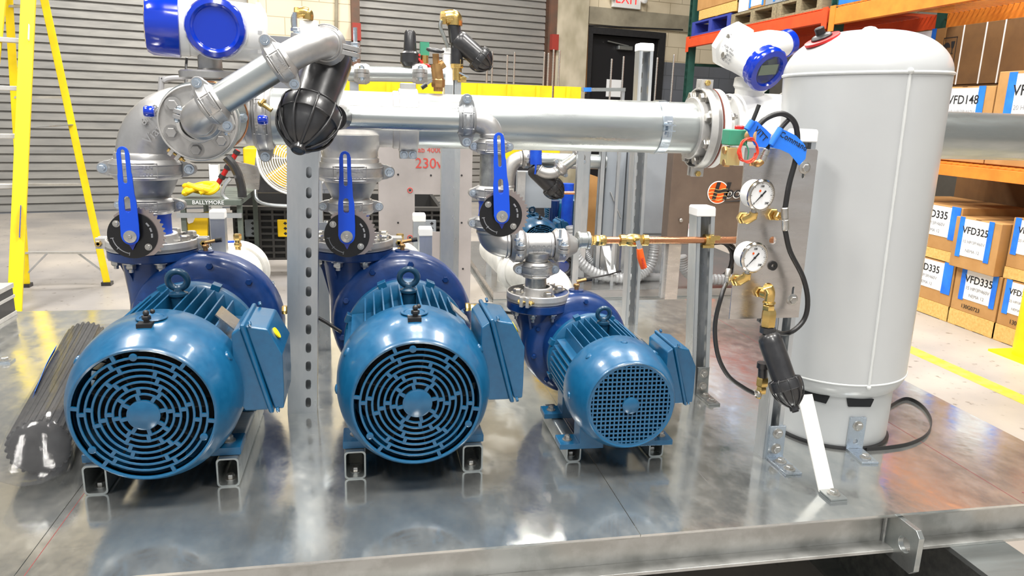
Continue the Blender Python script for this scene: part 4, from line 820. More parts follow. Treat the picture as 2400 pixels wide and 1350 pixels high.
text('Hoover', .021, PY(1828, 380, YP - .002), uP, vP, 'white', lgm, 'logo_lettering', .0006, sx=.95, shear=.2); text('Pumping Systems', .006, PY(1832, 391, YP - .002), uP, vP, 'white', lgm, 'logo_caption', .0004)
g = MB(); p = PY(1809, 622, YP - .001); g.washer(p, -Y_, .004, .0105, .006, 24); g.build('grommet', 'rubber', gp)
def gauge(label, px_, py_, r=.031):
    c = PY(px_, py_, YP - .075); t = thing('pressure_gauge', label, 'gauge', c, 'round pressure gauges on the panel'); d = V((.16, -1, -.05)).normalized(); F_ = frm(c, d, (1, 0, 0))
    m = MB(); m.lathe([(r * .86, -.034), (r * .92, -.03), (r * .92, -.004)], c, d, 44); m.build('case', 'white', t)
    m = MB(); m.washer(c - d * .006, d, r * .90, r * 1.06, .010, 48, .003); bz = m.build('bezel', 'steel2', t)
    MB().lathe([(r * .93, -.004), (r * .93, 0)], c, d, 44).build('dial', 'paper', t)
    tk = MB(F_); 
    for i in range(31):
        a = math.radians(225 - 270 * i / 30); k = .74 if i % 5 == 0 else .80
        tk.bar((r * k * math.cos(a), r * k * math.sin(a), .0006), (r * .86 * math.cos(a), r * .86 * math.sin(a), .0006), .0009 if i % 5 == 0 else .0005, .0003, up=(0, 0, 1))
    tk.build('scale_ticks', 'ink', t, ang=0, stuff=True)
    nd = MB(F_); a = math.radians(45); nd.plate([(-r * .62 * .72 - .0004, -r * .62 * .72 + .0004), (-r * .62 * .72 + .0004, -r * .62 * .72 - .0004), (r * .42 * .72 + .0013, r * .42 * .72 - .0013), (r * .42 * .72 - .0013, r * .42 * .72 + .0013)], [], (0, 0, .0015), (1, 0, 0), (0, 1, 0), .0005); nd.lathe([(.0025, .001), (.002, .0035)], (0, 0, 0), (0, 0, 1), 14); nd.build('needle', 'ink', t, ang=0)
    R3 = F_.to_3x3()
    for s_, x, y in (('0', -.5, -.52), ('100', 0, .6), ('200', .5, -.52)): text(s_, .0062, c + R3 @ V((x * r, y * r, .0008)), R3.col[0], R3.col[1], 'ink', t, 'dial_number', .0003)
    MB().lathe([(.0025, .0004), (.0025, .0009)], c + R3 @ V((-.004, r * .3, 0)), d, 12).build('maker_mark', 'orange', t)
    # stem, brass elbow and nut into the panel
    b0 = c - d * .018 + V((0, 0, -r * .9)); m = MB(); m.cyl(b0, b0 + V((0, 0, -.012)), .0058, n=14); m.build('stem', 'bolt', t)
    e0 = b0 + V((0, 0, -.010)); e1 = e0 + V((-.004, .004, -.016)); nx = PY(px_ - 42, py_ + 53, YP - .01)
    m = MB(); m.tube([e0, e0 + V((0, .001, -.008)), e1 + V((-.004, .004, 0)), (e1 + nx) / 2, nx + V((0, -.006, 0))], [.009, .010, .010, .008, .007], 16); el = m.build('brass_elbow', 'brass', t); b = MB(); b.hexa(nx + V((0, .008, 0)), -Y_, .0135, .012); b.hexa(nx + V((0, -.006, 0)), -Y_, .0105, .008); b.build('lock_nut', 'brass', el)
M['steel2'] = mat('polished_bezel', (.66, .62, .56), .14, 1)
gauge('upper round white-faced pressure gauge on the stainless panel', 1784, 458); gauge('lower round white-faced pressure gauge on the stainless panel', 1768, 604)
# brass outlet line to the small filter
n1 = PY(1780, 684, YP - .008); c1 = PY(1802, 678, YP - .05); c2 = PY(1801, 722, YP - .05); c3 = PY(1799, 765, YP - .048)
t = thing('brass_outlet', 'brass elbow and union dropping from the panel into the small black filter', 'fitting', n1)
b = MB(); b.hexa(n1 + V((0, .006, 0)), -Y_, .0125, .012); b.hexa(n1 + V((0.002, -.007, 0)), V((.3, -1, 0)), .010, .009); b.build('lock_nut', 'brass', t)
m = MB(); m.tube(sm([n1 + V((0, -.012, 0)), n1 + V((.006, -.03, .002)), c1 + V((-.002, 0, .004)), c1 + V((.004, 0, -.008)), c2 + V((0, 0, .014))], 5), .0105, 18); m.torus(c2 + V((0, 0, .012)), Z_, .011, .003, 24, 8); m.build('elbow_body', 'brass', t)
b = MB(); b.hexa(c2 + V((0, 0, -.004)), Z_, .0135, .012); b.hexa(c3, Z_, .016, (c2 - c3).length - .004, x=(.6, -.8, 0)); b.build('union_nut', 'brass', t)
fa2 = PY(1800, 783, YP - .048); fb2 = PY(1862, 958, YP - .115)
m = MB(); m.cyl(c3, fa2, .0125, n=20); m.lathe([(.017, -.004), (.017, .008)], c3 + V((.001, 0, -.006)), -Z_, 20); tag(m.build('filter_inlet', 'black'), 'short black threaded inlet under the brass union', 'fitting')
fdv = (fb2 - fa2).normalized(); filt('small black disc filter with ribbed cap leaning in front of the tank', fa2 - fdv * .0, fb2, .026, .0345)
b = MB(); p = fb2 + fdv * .001; b.lathe([(.010, -.014), (.0105, .002), (.0075, .003), (.0075, .006)], p, fdv, 20); b.build('x', 'black')
o = [o for o in COL.objects if o.name == 'x'][0]; o.name = 'drain_plug'; tag(o, 'ribbed black drain plug at the tip of the small leaning filter', 'plug')
# lower brass connector at the left of the filter
b = MB(); p = PY(1785, 880, YP - .03); q_ = PY(1783, 925, YP - .03); b.hexa(q_ + V((0, 0, .022)), Z_, .014, .020); b.hexa(q_ + V((0, 0, .004)), Z_, .0115, .016); b.cyl(q_ + V((0, 0, .012)), q_ + V((-.006, 0, -.008)), .006); tag(b.build('brass_connector', 'brass'), 'brass connector below the left side of the small filter', 'fitting')
m = MB(); m.cyl(PY(1788, 850, YP - .03), q_ + V((0, 0, .04)), .0105, n=18); m.lathe([(.014, 0), (.014, .012)], PY(1788, 862, YP - .03), Z_, 18); tag(m.build('filter_outlet', 'black'), 'black outlet neck on the left of the small filter', 'fitting')
# hoses
def hose(label, pts, Y, r=.0048, mt='rubber', k=6):
    P = [PY(p[0], p[1], p[2] if len(p) > 2 else Y) for p in pts]; o = MB().tube(sm(P, k), r, 12).build('rubber_hose', mt); return tag(o, label, 'hose')
YB = YP - .05
hose('black hose drooping from the panel edge down to the brass connector', [(1706, 655, YP), (1692, 690), (1676, 760), (1682, 830), (1706, 880), (1742, 908), (1768, 922)], YB)
hose('black hose arching over the panel top and down to the steel tee fitting', [(1768, 305, YB), (1795, 278), (1832, 266), (1860, 284), (1869, 320), (1865, 372), (1850, 430), (1840, 488)], YB, .0056)
hose('black hose curving from the steel tee fitting down past the panel', [(1840, 540), (1852, 590), (1882, 650), (1893, 705), (1884, 750), (1850, 780), (1815, 776, YP + .02), (1778, 748, YP + .02)], YB, .0054)
hose('short black hose rising from the elbow fitting through blue tape', [(1796, 350), (1812, 325), (1832, 298), (1852, 276)], YB + .004, .005)
hose('short black hose stub sticking up through blue tape', [(1756, 306), (1764, 284), (1772, 264), (1779, 246)], YB, .0042)
def fitting(name, label, a, b, r, mt='bolt'):
    a, b = V(a), V(b); d = b - a; L = d.length; m = MB(); m.lathe([(r * .8, 0), (r, .002), (r, L * .45), (r * .85, L * .47), (r * .85, L * .53), (r, L * .55), (r, L - .002), (r * .8, L)], a, d, 20); return tag(m.build(name, mt), label, 'fitting')
fitting('hose_tee', 'upright steel hose fitting on the right half of the panel', PY(1839, 486, YB), PY(1841, 540, YB), .008)
b = MB(); n2 = PY(1812, 503, YP - .01); b.hexa(n2 + V((0, .008, 0)), -Y_, .0135, .011); b.hexa(n2 + V((.004, -.003, -.002)), V((.5, -1, 0)), .010, .012); b.cyl(n2 + V((.006, -.012, -.003)), PY(1838, 512, YB), .0045); tag(b.build('brass_nipple', 'brass'), 'brass nut and nipple feeding the upright hose fitting', 'fitting')
fitting('hose_end', 'crimped steel hose end at the left edge of the panel', PY(1702, 668, YP - .015), PY(1708, 630, YP - .005), .0065)
fitting('hose_end', 'crimped hose end pushed into the lower brass connector', PY(1765, 918, YB), PY(1780, 926, YB + .01), .0065)
fitting('hose_end', 'steel hose end under the writing tape above the panel', PY(1798, 350, YB), PY(1785, 378, YB), .0072)
m = MB(); m.tube(sm([PY(1785, 378, YB), PY(1776, 384, YB), PY(1766, 380, YB + .02)], 5), .007, 14); m.hexa(PY(1768, 380, YB + .02), V((-1, .5, 0)), .009, .010); tag(m.build('hose_elbow', 'bronze'), 'small dark elbow fitting below the coil of orange wires', 'fitting')
# solenoid valve
sv = thing('solenoid_valve', 'solenoid valve with green coil block and brass body at the panel corner', 'valve', PY(1730, 390, YB)); Ys = YB + .01
a_ = PY(1711, 303, Ys); b_ = PY(1752, 342, Ys); MB().bb(a_.x, b_.x, Ys, Ys + .035, b_.z, a_.z).build('coil_block', 'coil', sv, ang=0, bev=.003)
a_ = PY(1706, 346, Ys); b_ = PY(1733, 388, Ys); MB().bb(a_.x, b_.x, Ys, Ys + .03, b_.z, a_.z).build('valve_body', 'brass2', sv, ang=0, bev=.001) if 'brass2' in M else MB().bb(a_.x, b_.x, Ys, Ys + .03, b_.z, a_.z).build('valve_body', mat('brass_block', (.62, .50, .22), .42, .6), sv, ang=0, bev=.001)
for x, y in ((1700, 352), (1700, 382)): b = MB(); b.hexa(PY(x + 8, y, Ys + .012), -X_, .009, .012); b.build('port_fitting', 'bronze', sv)
b = MB(); p = PY(1733, 303, Ys + .015); b.lathe([(.010, 0), (.010, .006), (.006, .008)], p, Z_, 20); b.build('coil_cap', 'red', sv)
b = MB(); p = PY(1760, 318, Ys); b.cyl(p + V((-.006, .01, 0)), p + V((.008, -.014, .0)), .0125, n=22); b.build('conduit_hub', mat('tan_hub', s2l(200, 160, 110), .5), sv)
wr = MB(); c = PY(1752, 352, Ys - .012); k = []
for i in range(90):
    a = i * .28; k.append(c + V(((.020 + .0022 * math.sin(i * .9)) * math.cos(a), .004 * math.sin(i * .37) - .003, (.0235 + .002 * math.cos(i * .7)) * math.sin(a))))
tag(wr.tube(k, .0015, 6).build('wire_coil', mat('orange_wire', s2l(235, 72, 50), .45)), 'coil of thin orange-red wires hanging at the solenoid', 'wire')
wr = MB().tube(sm([c + V((-.008, 0, .016)), c + V((.0, -.004, 0)), c + V((.001, -.002, -.018))], 6), .0015, 6); tag(wr.build('green_wire', 'coil'), 'single green wire crossing the orange wire coil', 'wire')
# blue tape flags
def flag(label, pts, Y, txt, to, tu, sz, wrap):
    P = [PY(x, y, Y) for x, y in pts]; t = thing('tape_flag', label, 'tape', P[0]); m = MB(); n_ = len(P); m.add(P + [p + V((0, .0008, 0)) for p in P], [tuple(range(n_)), tuple(range(2 * n_ - 1, n_ - 1, -1))] + [(i, (i + 1) % n_, (i + 1) % n_ + n_, i + n_) for i in range(n_)]); m.build('tape_tail', 'tape', t, ang=0)
    a, b = [PY(x, y, Y + .002) for x, y in wrap]; MB().cyl(a, b, .0066, n=16).build('tape_wrap', 'tape', t)
    u = (PY(*tu, Y) - PY(*to, Y)).normalized(); v = V((-u.z, 0, u.x)); text(txt, sz, PY(to[0], to[1], Y - .0006), u, v, 'ink', t, 'handwriting', .0003, align='LEFT')
flag('blue tape flag with short handwriting on the left hose stub', [(1762, 283), (1774, 284), (1795, 303), (1808, 316), (1800, 340), (1794, 346), (1776, 344), (1768, 340), (1748, 300)], YB - .007, 'VITT', (1771, 300), (1795, 328), .017, ((1764, 284), (1750, 304)))
flag('larger blue tape flag reading Command, folded at its tip', [(1828, 302), (1842, 306), (1866, 318), (1884, 336), (1891, 348), (1888, 372), (1873, 388), (1862, 374), (1850, 360), (1828, 350), (1804, 345)], YB - .008, 'Command', (1829, 313), (1890, 348), .0165, ((1830, 301), (1806, 340)))

# ================= LEFT FLOW METER =================
YM = 2.06; lc = PY(505, 66, YM - .075)
t = thing('flow_meter', 'flow meter head with two glossy blue caps above the left cast elbow', 'flow meter', PY(494, 178, YM)); pz = PY(494, 176, YM)
nb_ = Matrix()
m = MB(); m.lathe([(.066, -.012), (.074, -.008), (.075, .006), (.070, .010), (.032, .012), (.029, .016), (.0285, .06), (.034, .075)], pz, Z_, 40); m.build('neck', 'cast', t)
nl = V((.10, -1, -.06)).normalized(); ax = V((-1, -.18, .03)).normalized(); hb_ = lc - nl * .095
m = MB(); m.lathe([(.060, -.10), (.068, -.09), (.071, -.06), (.071, .055), (.068, .075), (.070, .078), (.070, .098)], hb_ + V((.01, .0, -.002)), ax, 40); m.lathe([(.070, -.10), (.073, -.08), (.073, -.018)], lc, nl, 40); m.lathe([(.05, -.115), (.074, -.10), (.074, -.09)], hb_, ax, 8); m.build('housing', 'wmetal', t, ang=30)
m = MB(); m.lathe([(.064, -.020), (.069, -.016), (.070, .004), (.066, .013), (.056, .017), (.050, .0135), (.048, .010), (.01, .010)], lc, nl, 60, rf=lambda a, r, h: 1 - (.03 if (math.sin(a * 8) > .93 and r > .066) else 0)); m.build('front_cap', 'cap', t, ang=30)
c0 = hb_ + V((.01, 0, -.002)) + ax * .098; m = MB(); m.lathe([(.072, 0), (.0755, .002), (.0745, .030), (.073, .062), (.066, .075), (.052, .078), (.048, .074), (.01, .074)], c0, ax, 60, rf=lambda a, r, h: 1 - (.03 if (math.sin(a * 8) > .86 and h > .03 and r > .06) else 0)); m.build('end_cap', 'cap', t, ang=30)
# ================= BAGGED CORRUGATED HOSE, CASE, ANCHOR =================
a_ = PZ(92, 1048, .070); b_ = PZ(205, 800, .068); d = (b_ - a_); L = d.length
t = thing('bagged_hose', 'dark ribbed hose element wrapped in a clear plastic bag left of the motor', 'hose', (a_.x, a_.y, 0)); pr = [(.03, -.01)]
n = 34
m = MB(); rr_ = [(.060, 0)]
m.lathe([(.02, -.012), (.05, -.008), (.059, 0)] + [(.058, L), (.05, L + .008), (.02, L + .01)], a_, d, 30)
F_ = frm(a_, d)
for k in range(26):
    a = 2 * PI * k / 26; m.tube([F_ @ V((.0595 * math.cos(a + q * .25), .0595 * math.sin(a + q * .25), L * q)) for q in [j / 10 for j in range(11)]], .0042, 6)
m.build('ribbed_element', mat('dark_fabric_hose', (.010, .010, .011), .7, c2=(.03, .029, .029), scale=40), t)
bg_ = MB(); R_ = []
random.seed(3)
prof = [(.012, -.115, 1.9, .15), (.042, -.085, 1.5, .35), (.062, -.045, 1.1, .85), (.067, -.01, 1, 1), (.068, .06, 1, 1), (.066, .14, 1.03, 1), (.067, .22, 1, 1), (.066, L - .02, 1.05, 1), (.062, L + .04, 1.1, .9), (.056, L + .10, 1.2, .62), (.05, L + .16, 1.35, .42), (.052, L + .22, 1.5, .3), (.055, L + .26, 1.6, .2)]
dn = d.normalized(); uu = V((0, 0, 1)).cross(dn).normalized(); vv = dn.cross(uu)
for r, h, kx, ky in prof:
    R_.append([a_ + dn * h + uu * (r * kx * math.cos(2 * PI * k / 36) * (1 + random.uniform(-.05, .05))) + vv * (max(-.0615, r * ky * math.sin(2 * PI * k / 36) * (1 + random.uniform(-.06, .06)) - (1 - ky) * .035)) for k in range(36)])
bg_.rings(R_); bg_.build('plastic_bag', 'clear', t, ang=70)
m = MB(); tp = [PZ(x, y, .115) for x, y in ((76, 935), (90, 902), (102, 872), (114, 848), (128, 824))]; ribbon(m, sm(tp, 4), .020, .0008, up=V((.35, 0, .9)).normalized()); tag(m.build('tape_strip', 'tape'), 'strip of blue tape stuck along the clear plastic bag', 'tape')
t = thing('equipment_case', 'black case with bright aluminium edges at the far left of the deck', 'case', PZ(0, 738)); p0 = PZ(30, 742); cx1 = p0.x; y0 = p0.y - .0; zt_ = .118
MB().bb(cx1 - .4, cx1, y0 - .12, y0 + .03, .004, zt_).build('case_shell', 'black', t, ang=0, bev=.004)
for z0_, z1_ in ((0, .016), (.066, .078), (zt_ - .014, zt_ + .004)): MB().bb(cx1 - .403, cx1 + .003, y0 - .123, y0 + .033, z0_, z1_).build('edge_trim', 'alum', t, ang=0, bev=.002)
m = MB(); m.torus((cx1 - .035, y0 - .128, .048), Y_, .014, .0025, 24, 8); m.build('ring_latch', 'zinc', t)
p = PZ(12, 848); t = thing('anchor_plate', 'small zinc anchor plate with one bolt on the far left of the deck', 'bracket', p); MB().bb(p.x - .06, p.x + .022, p.y - .02, p.y + .018, 0, .005).build('plate', 'zinc', t, ang=0); b = MB(); hexbolt(b, (p.x, p.y, .005), Z_, .011, .008); b.build('anchor_bolt', 'bolt', t)
# cables between the pumps
def cable(label, pts, r=.005, name='cable', mt='rubber'): return tag(MB().tube(sm(pts, 6), r, 10).build(name, mt), label, 'cable')
for i, (xm, lab) in enumerate(((-.429, 'black sensor cable from the left pump running toward the slotted post'), (.096, 'black sensor cable from the middle pump running toward the smaller pump'))):
    q = [PY(x, y, Y) for x, y, Y in (((672, 727, 2.0), (700, 730, 2.02), (745, 745, 2.03), (800, 778, 2.03)), ((1100, 720, 2.0), (1130, 722, 2.02), (1170, 730, 2.04), (1225, 736, 2.02)))[i]]; cable(lab, q)
    b = MB(); b.hexa(q[0] + V((-.012, 0, .001)), X_, .012, .014); b.hexa(q[0] + V((.002, 0, 0)), X_, .0095, .02); tag(b.build('brass_gland', 'brass'), f'brass cable gland at the {"left" if i == 0 else "middle"} pump, above the conduit box', 'fitting')
# ================= ROOM SHELL =================
FZ = -.43
struct(MB().bb(-9, 7.5, -4, 14, FZ - .02, FZ).build('floor', 'floor', ang=0))
WA = math.radians(14); W0 = V((-3.43, 8.85, FZ)); WU = V((math.cos(WA), math.sin(WA), 0)); WN = V((math.sin(WA), -math.cos(WA), 0))
def PW(x, y, off=0.):
    r = _ray(x, y); o = V((0, 0, H)); t_ = (W0 + WN * off - o).dot(WN) / r.dot(WN); p = o + r * t_ - W0; return (p.dot(WU), p.z)
WM = Matrix.Translation(W0) @ Matrix.Rotation(WA, 4, 'Z')
def wobj(mb, name, m, parent=None, ang=0, **k):  # mesh given in wall coordinates (x along, z up, -y into room)
    o = mb.build(name, m, parent, ang, **k)
    if parent is None: o.matrix_world = WM
    return o
d1r = PW(590, 200)[0]; d2l = PW(842, 100)[0]; d2r = PW(1284, 100)[0]; d3l = PW(1384, 150)[0]; d3r = PW(1540, 150)[0]; d3t = PW(1450, 84)[1]
gband = PW(1330, 130)[1]
M['block'].node_tree.nodes
for n_ in M['block'].node_tree.nodes:
    if n_.type == 'MATH': n_.inputs[1].default_value = gband
E_ = .004
struct(MB().bb(-9, 7.5, -3, 14, 6.2, 6.25).build('ceiling', mat('dark_roof_deck', (.09, .09, .095), .7), ang=0))
w = MB(); w.plate([(-6, 0), (13, 0), (13, 6.7), (-6, 6.7)], [[(-5, .001), (d1r, .001), (d1r, 3.9), (-5, 3.9)], [(d2l, .001), (d2r, .001), (d2r, 3.9), (d2l, 3.9)], [(d3l, .001), (d3r, .001), (d3r, d3t), (d3l, d3t)]], (0, .2, 0), (1, 0, 0), (0, 0, 1), .2)
struct(wobj(w, 'wall_back', 'block'))
def rolldoor(name, x0, x1, z1, n):
    m = MB(); p = []; h = z1 / n
    for i in range(n):
        for q, dd_ in ((0, 0), (.06, .026), (.80, .020), (.9, .004)): p.append((dd_, (i + q) * h))
    vs = []; 
    for d, z in p: vs += [(x0, .12 - d, z), (x1, .12 - d, z)]
    m.add(vs, [(2 * i, 2 * i + 1, 2 * i + 3, 2 * i + 2) for i in range(len(p) - 1)]); m.bb(x0, x1, .125, .14, 0, z1)
    return struct(wobj(m, name, 'slat'))
rolldoor('door_1', -5, d1r, 3.9, 44); rolldoor('door_2', d2l, d2r, 3.9, 44)
jm = mat('rusty_brown_steel', s2l(96, 80, 68), .6, .2, s2l(120, 84, 66), 6)
for i, (a, b) in enumerate(((d1r, d1r + .10), (d2l - .10, d2l), (d2r, d2r + .11))):
    m = MB(); m.bb(a, b, -.05, .12, 0, 3.9); struct(wobj(m, f'trim_{i + 1}', jm if i else 'block'))
struct(wobj(MB().bb(d3l, d3r, .10, .14, 0, d3t), 'door_3', mat('black_steel_door', (.012, .012, .014), .45)))
m = MB(); m.bb(d3l - .09, d3l, -.03, .12, 0, d3t + .09); struct(wobj(m, 'trim_4', 'black')); m = MB(); m.bb(d3r, d3r + .10, -.03, .12, 0, d3t + .09); struct(wobj(m, 'trim_5', 'black')); m = MB(); m.bb(d3l, d3r, -.03, .12, d3t, d3t + .09); struct(wobj(m, 'trim_6', 'black'))
a, b = PW(1302, 50)[0], PW(1374, 50)[0]; z = PW(1340, 75)[1]
struct(wobj(MB().bb(a, b, -.06, 0, 0, 4.2), 'trim_7', mat('stained_column', s2l(150, 142, 118), .8, 0, s2l(196, 186, 164), 1.6, stretch=(1, 1, .6), contrast=(.4, .6))))
a = PW(1380, 20)[0]; z0_, z1_ = PW(1450, 62)[1], PW(1450, 22)[1]; struct(wobj(MB().bb(a, 11, -.03, 0, z0_, z1_), 'trim_8', 'concrete'))
struct(MB().bb(6.3, 6.4, -4, 13.5, FZ, 6.2).build('wall_right', mat('grey_wall', s2l(132, 128, 118), .8, 0, s2l(108, 104, 96), 1.5), ang=0))
ylx = (PZ(2148, 828, FZ).x + PZ(2340, 908, FZ).x) / 2
struct(MB().bb(ylx - .05, ylx + .05, 1.5, 9.5, FZ, FZ + .001).build('trim_9', 'ytape', ang=0))
for i, (x, y, w_, l) in enumerate(((-.9, 6.2, .008, 5.5), (-4.2, 6.2, .008, 5.5))): struct(MB().bb(x, x + w_, y - l / 2, y + l / 2, FZ, FZ + .0006).build(f'trim_{10 + i}', 'greyink', ang=0))
def wthing(name, label, cat, x, z, grp=None):
    t = thing(name, label, cat, (0, 0, 0), grp); t.matrix_world = WM @ Matrix.Translation((x, -.0, z)); return t
def wpart(mb, t, name, m, ang=0, **k): o = mb.build(name, m, None, ang, **k); o.parent = t; return o
ex, ez_ = PW(1464, 0); t = wthing('exit_sign', 'white exit sign with red letters above the black doorway', 'sign', ex, ez_)
sc_ = PW(1497, 5)[0] - PW(1432, 5)[0]
wpart(MB().bb(-sc_ / 2, sc_ / 2, -.07, -.02, -.115, .10), t, 'sign_box', 'white', bev=.006); x = text('EXIT', sc_ * .42, V((0, -.071, -.0)), X_, Z_, 'exit', None, 'exit_letters', .001); x.parent = t
for s in (-1, 1): wpart(MB().lathe([(.02, 0), (.045, .03), (.045, .06), (.02, .07)], (s * (sc_ / 2 + .035), -.05, .01), -Y_, 20), t, 'lamp_head', 'white')
wpart(MB().bb(-.03, .03, -.02, -.001, -.05, .05), t, 'mount', 'greybox')
px, pz_ = PW(1449, 205, -.0); t = wthing('paper_notice', 'white paper notice taped on the dark doorway', 'notice', px, pz_); wpart(MB().bb(-.14, .14, .096, .099, -.13, .11), t, 'sheet', 'paper'); x = text('PLEASE KEEP\nDOOR CLOSED', .02, V((0, .0955, .0)), X_, Z_, 'redink', None, 'print', .0004) if False else None
px, pz_ = PW(1470, 112); t = wthing('door_closer', 'grey hydraulic closer at the top of the dark door', 'door closer', px, pz_); wpart(MB().bb(-.12, .12, .03, .099, -.03, .03), t, 'closer_body', 'galv', bev=.01); wpart(MB().bar((-.30, .05, .075), (.05, .05, .03), .02, .015), t, 'closer_arm', 'galv')
def wpipe(name, label, pts, r, m_='greybox', off=-.03):
    P = []
    for x, y in pts: s_, z = PW(x, y, .03); P.append(W0 + WU * s_ + V((0, 0, z)) + WN * (.03 if off else 0))
    return tag(MB().tube(P, r, 8).build(name, m_), label, 'conduit')
wpipe('conduit', 'thin grey conduit bending down the stained column', [(1363, -40), (1362, 70), (1358, 100), (1340, 140), (1336, 215)], .022)
wpipe('rope', 'hanging rope beside the dark doorway', [(1378, -30), (1376, 80), (1372, 220)], .018, 'cardd')
wpipe('conduit', 'vertical conduit on the block wall left of the second roller door', [(789, -40), (788, 80), (788, 200)], .02, 'concrete')
wpipe('cable', 'thin black cable across the block wall above the doorway', [(1380, 60), (1470, 64), (1600, 70)], .01, 'black')
for px_, py_, nm in ((831, 76, 'left'), (1292, 100, 'right')):
    x, z = PW(px_, py_); t = wthing('door_track_guard', f'red painted bracket on the {nm} jamb of the second roller door', 'bracket', x, z, 'red brackets on the roller door jambs'); wpart(MB().bb(-.05, .05, -.12, -.051, -.1, .1), t, 'bracket_plate', mat('faded_red', s2l(150, 52, 42), .6))

# ================= LADDER =================
LD = thing('step_ladder', 'yellow fibreglass step ladder standing open at the far left', 'ladder', PZ(50, 740, FZ))
b0, b1 = PZ(34, 738, FZ), PZ(-80, 742, FZ); t0 = PY(72, -120, 5.05); t1 = t0 + (b1 - b0) * .55
def rail(nm, a, b, w, h): return MB().bar(a, b, w, h, up=(1, .3, 0)).build(nm, 'yellow', LD, ang=0, bev=.002)
fr = rail('front_rail', b0, t0, .04, .072); rail('front_rail', b1 + V((0, 0, 0)), t1, .04, .07)
ra, rb = PZ(252, 668, FZ), PZ(62, 672, FZ); ta, tb2 = PY(84, -90, 5.1), PY(-30, -90, 5.1)
rail('rear_rail', ra, ta, .03, .042); rail('rear_rail', rb, tb2 + V((.1, 0, 0)), .03, .042)
for y in (95, 207, 319, 436):
    q = (y + 120) / 858; c = t0 + (b0 - t0) * q; e = t1 + (b1 - t1) * q; m = MB(); m.bar(c + V((-.035, .04, 0)), e, .075, .026, up=(0, 0, 1)); m.build('step', 'alum', LD, ang=0, bev=.003)
def onl(a, b, y):
    lo, hi = 0., 1.
    for _ in range(30):
        md_ = (lo + hi) / 2; p = a + (b - a) * md_; q = RR.transposed() @ (p - V((0, 0, H))); yy = q.y / q.z * F + CY
        if yy < y: lo = md_
        else: hi = md_
    return a + (b - a) * lo
for y in (15, 228, 432, 592): m = MB(); m.bar(onl(ta, ra, y), onl(tb2 + V((.1, 0, 0)), rb, y), .03, .014, up=(0, 0, 1)); m.build('rear_brace', 'alum', LD, ang=0)
for a, b in ((onl(ta, ra, 640), onl(ta, ra, 592) + V((-.14, 0, 0))), (onl(tb2 + V((.1, 0, 0)), rb, 645), onl(tb2 + V((.1, 0, 0)), rb, 592) + V((.14, 0, 0)))): MB().bar(a, b, .02, .008).build('knee_brace', 'strut', LD, ang=0)
MB().bar(onl(t0, b0, 300), onl(ta, ra, 292), .03, .006).build('spreader', 'strut', LD, ang=0)
for p in (ra, rb): MB().box(p.x, p.y, p.z + .012, .06, .06, .024).build('rubber_foot', 'black', LD, ang=0)
p = onl(t0, b0, 78); 
for (y0_, h_, nm, mm) in ((60, .10, 'warning_label', 'paper'), (480, .30, 'brand_label', 'cap')): p = onl(t0, b0, y0_); q = onl(t0, b0, y0_ + (35 if h_ < .2 else 75)); MB().bar(p + V((.022, -.03, 0)), q + V((.022, -.03, 0)), .05, .004, up=(1, .3, 0)).build(nm, mm, fr, ang=0)

# ================= PALLET RACK AND BOXES =================
RXx = 3.62
def Yx(x, y=300): return PX(x, y, RXx).y
def Zx(x, y): return PX(x, y, RXx).z
yA = Yx(1610, 150); yB = Yx(1950, 60); yC = yB - (yA - yB) * .62 if False else 1.6
RK = []
def upright(label, y):
    t = thing('rack_upright', label, 'rack upright', (RXx, y, FZ), 'green rack uprights')
    for x in (RXx + .04, RXx + 1.0):
        m = MB(); m.plate([(-.045, 0), (.045, 0), (.045, 4.3), (-.045, 4.3)], [slotp(sx * .02, .3 + i * .08, .014, .03, 3) for i in range(40) for sx in (-1, 1)] if x < 4 else [], (x - .04, y, FZ), (0, -1, 0), (0, 0, 1), -.003); m.bb(x - .036, x + .035, y - .045, y - .042, FZ, FZ + 4.3); m.bb(x - .036, x + .035, y + .042, y + .045, FZ, FZ + 4.3); m.build('post', 'green', t, ang=0)
    for i in range(5): MB().bar((RXx + .08, y, FZ + .3 + i * .75), (RXx + .98, y, FZ + .3 + i * .75 + (.6 if i % 2 else -.0)), .03, .03).build('cross_brace', 'green', t, ang=0)
upright('green perforated rack upright farthest back, left of the orange beam', yA); upright('green perforated rack upright between the orange and amber beams', yB); upright('green rack upright at the near end of the rack', 1.9)
z1t = Zx(1602, 92); z1b = Zx(1602, 114); z2t = Zx(1935, 22) 
def rbeam(label, y0, y1, zt_, zb_, m_, back=True):
    t = thing('rack_beam', label, 'rack beam', (RXx, (y0 + y1) / 2, (zt_ + zb_) / 2), 'orange rack beams')
    m = MB(); m.bb(RXx - .03, RXx + .02, y0, y1, zb_, zt_ - .012); m.bb(RXx + .0, RXx + .03, y0, y1, zt_ - .012, zt_); m.build('beam', m_, t, ang=0, bev=.002)
    for y in (y0, y1): MB().bb(RXx - .034, RXx - .028, y - .02, y + .05, zb_ - .05, zt_ + .01).build('end_plate', m_, t, ang=0)
    if back: MB().bb(RXx + .98, RXx + 1.03, y0, y1, zb_, zt_).build('rear_beam', m_, t, ang=0)
    m = MB(); n = int((y1 - y0) / .05)
    for i in range(min(n, 70)): y = y0 + (i + .5) * (y1 - y0) / min(n, 70); m.bar((RXx - .025, y, zt_ + .003), (RXx + 1.0, y, zt_ + .003), .006, .006)
    m.bar((RXx - .027, y0, zt_ + .002), (RXx - .027, y1, zt_ + .002), .006, .006); m.build('wire_decking', m_, t, ang=0)
    return zt_
zh_ = (z1t - z1b)
zU = rbeam('upper orange beam at the far end of the rack', yB + .05, yA - .05, z1t, z1t - zh_ * 1.0, 'beam')
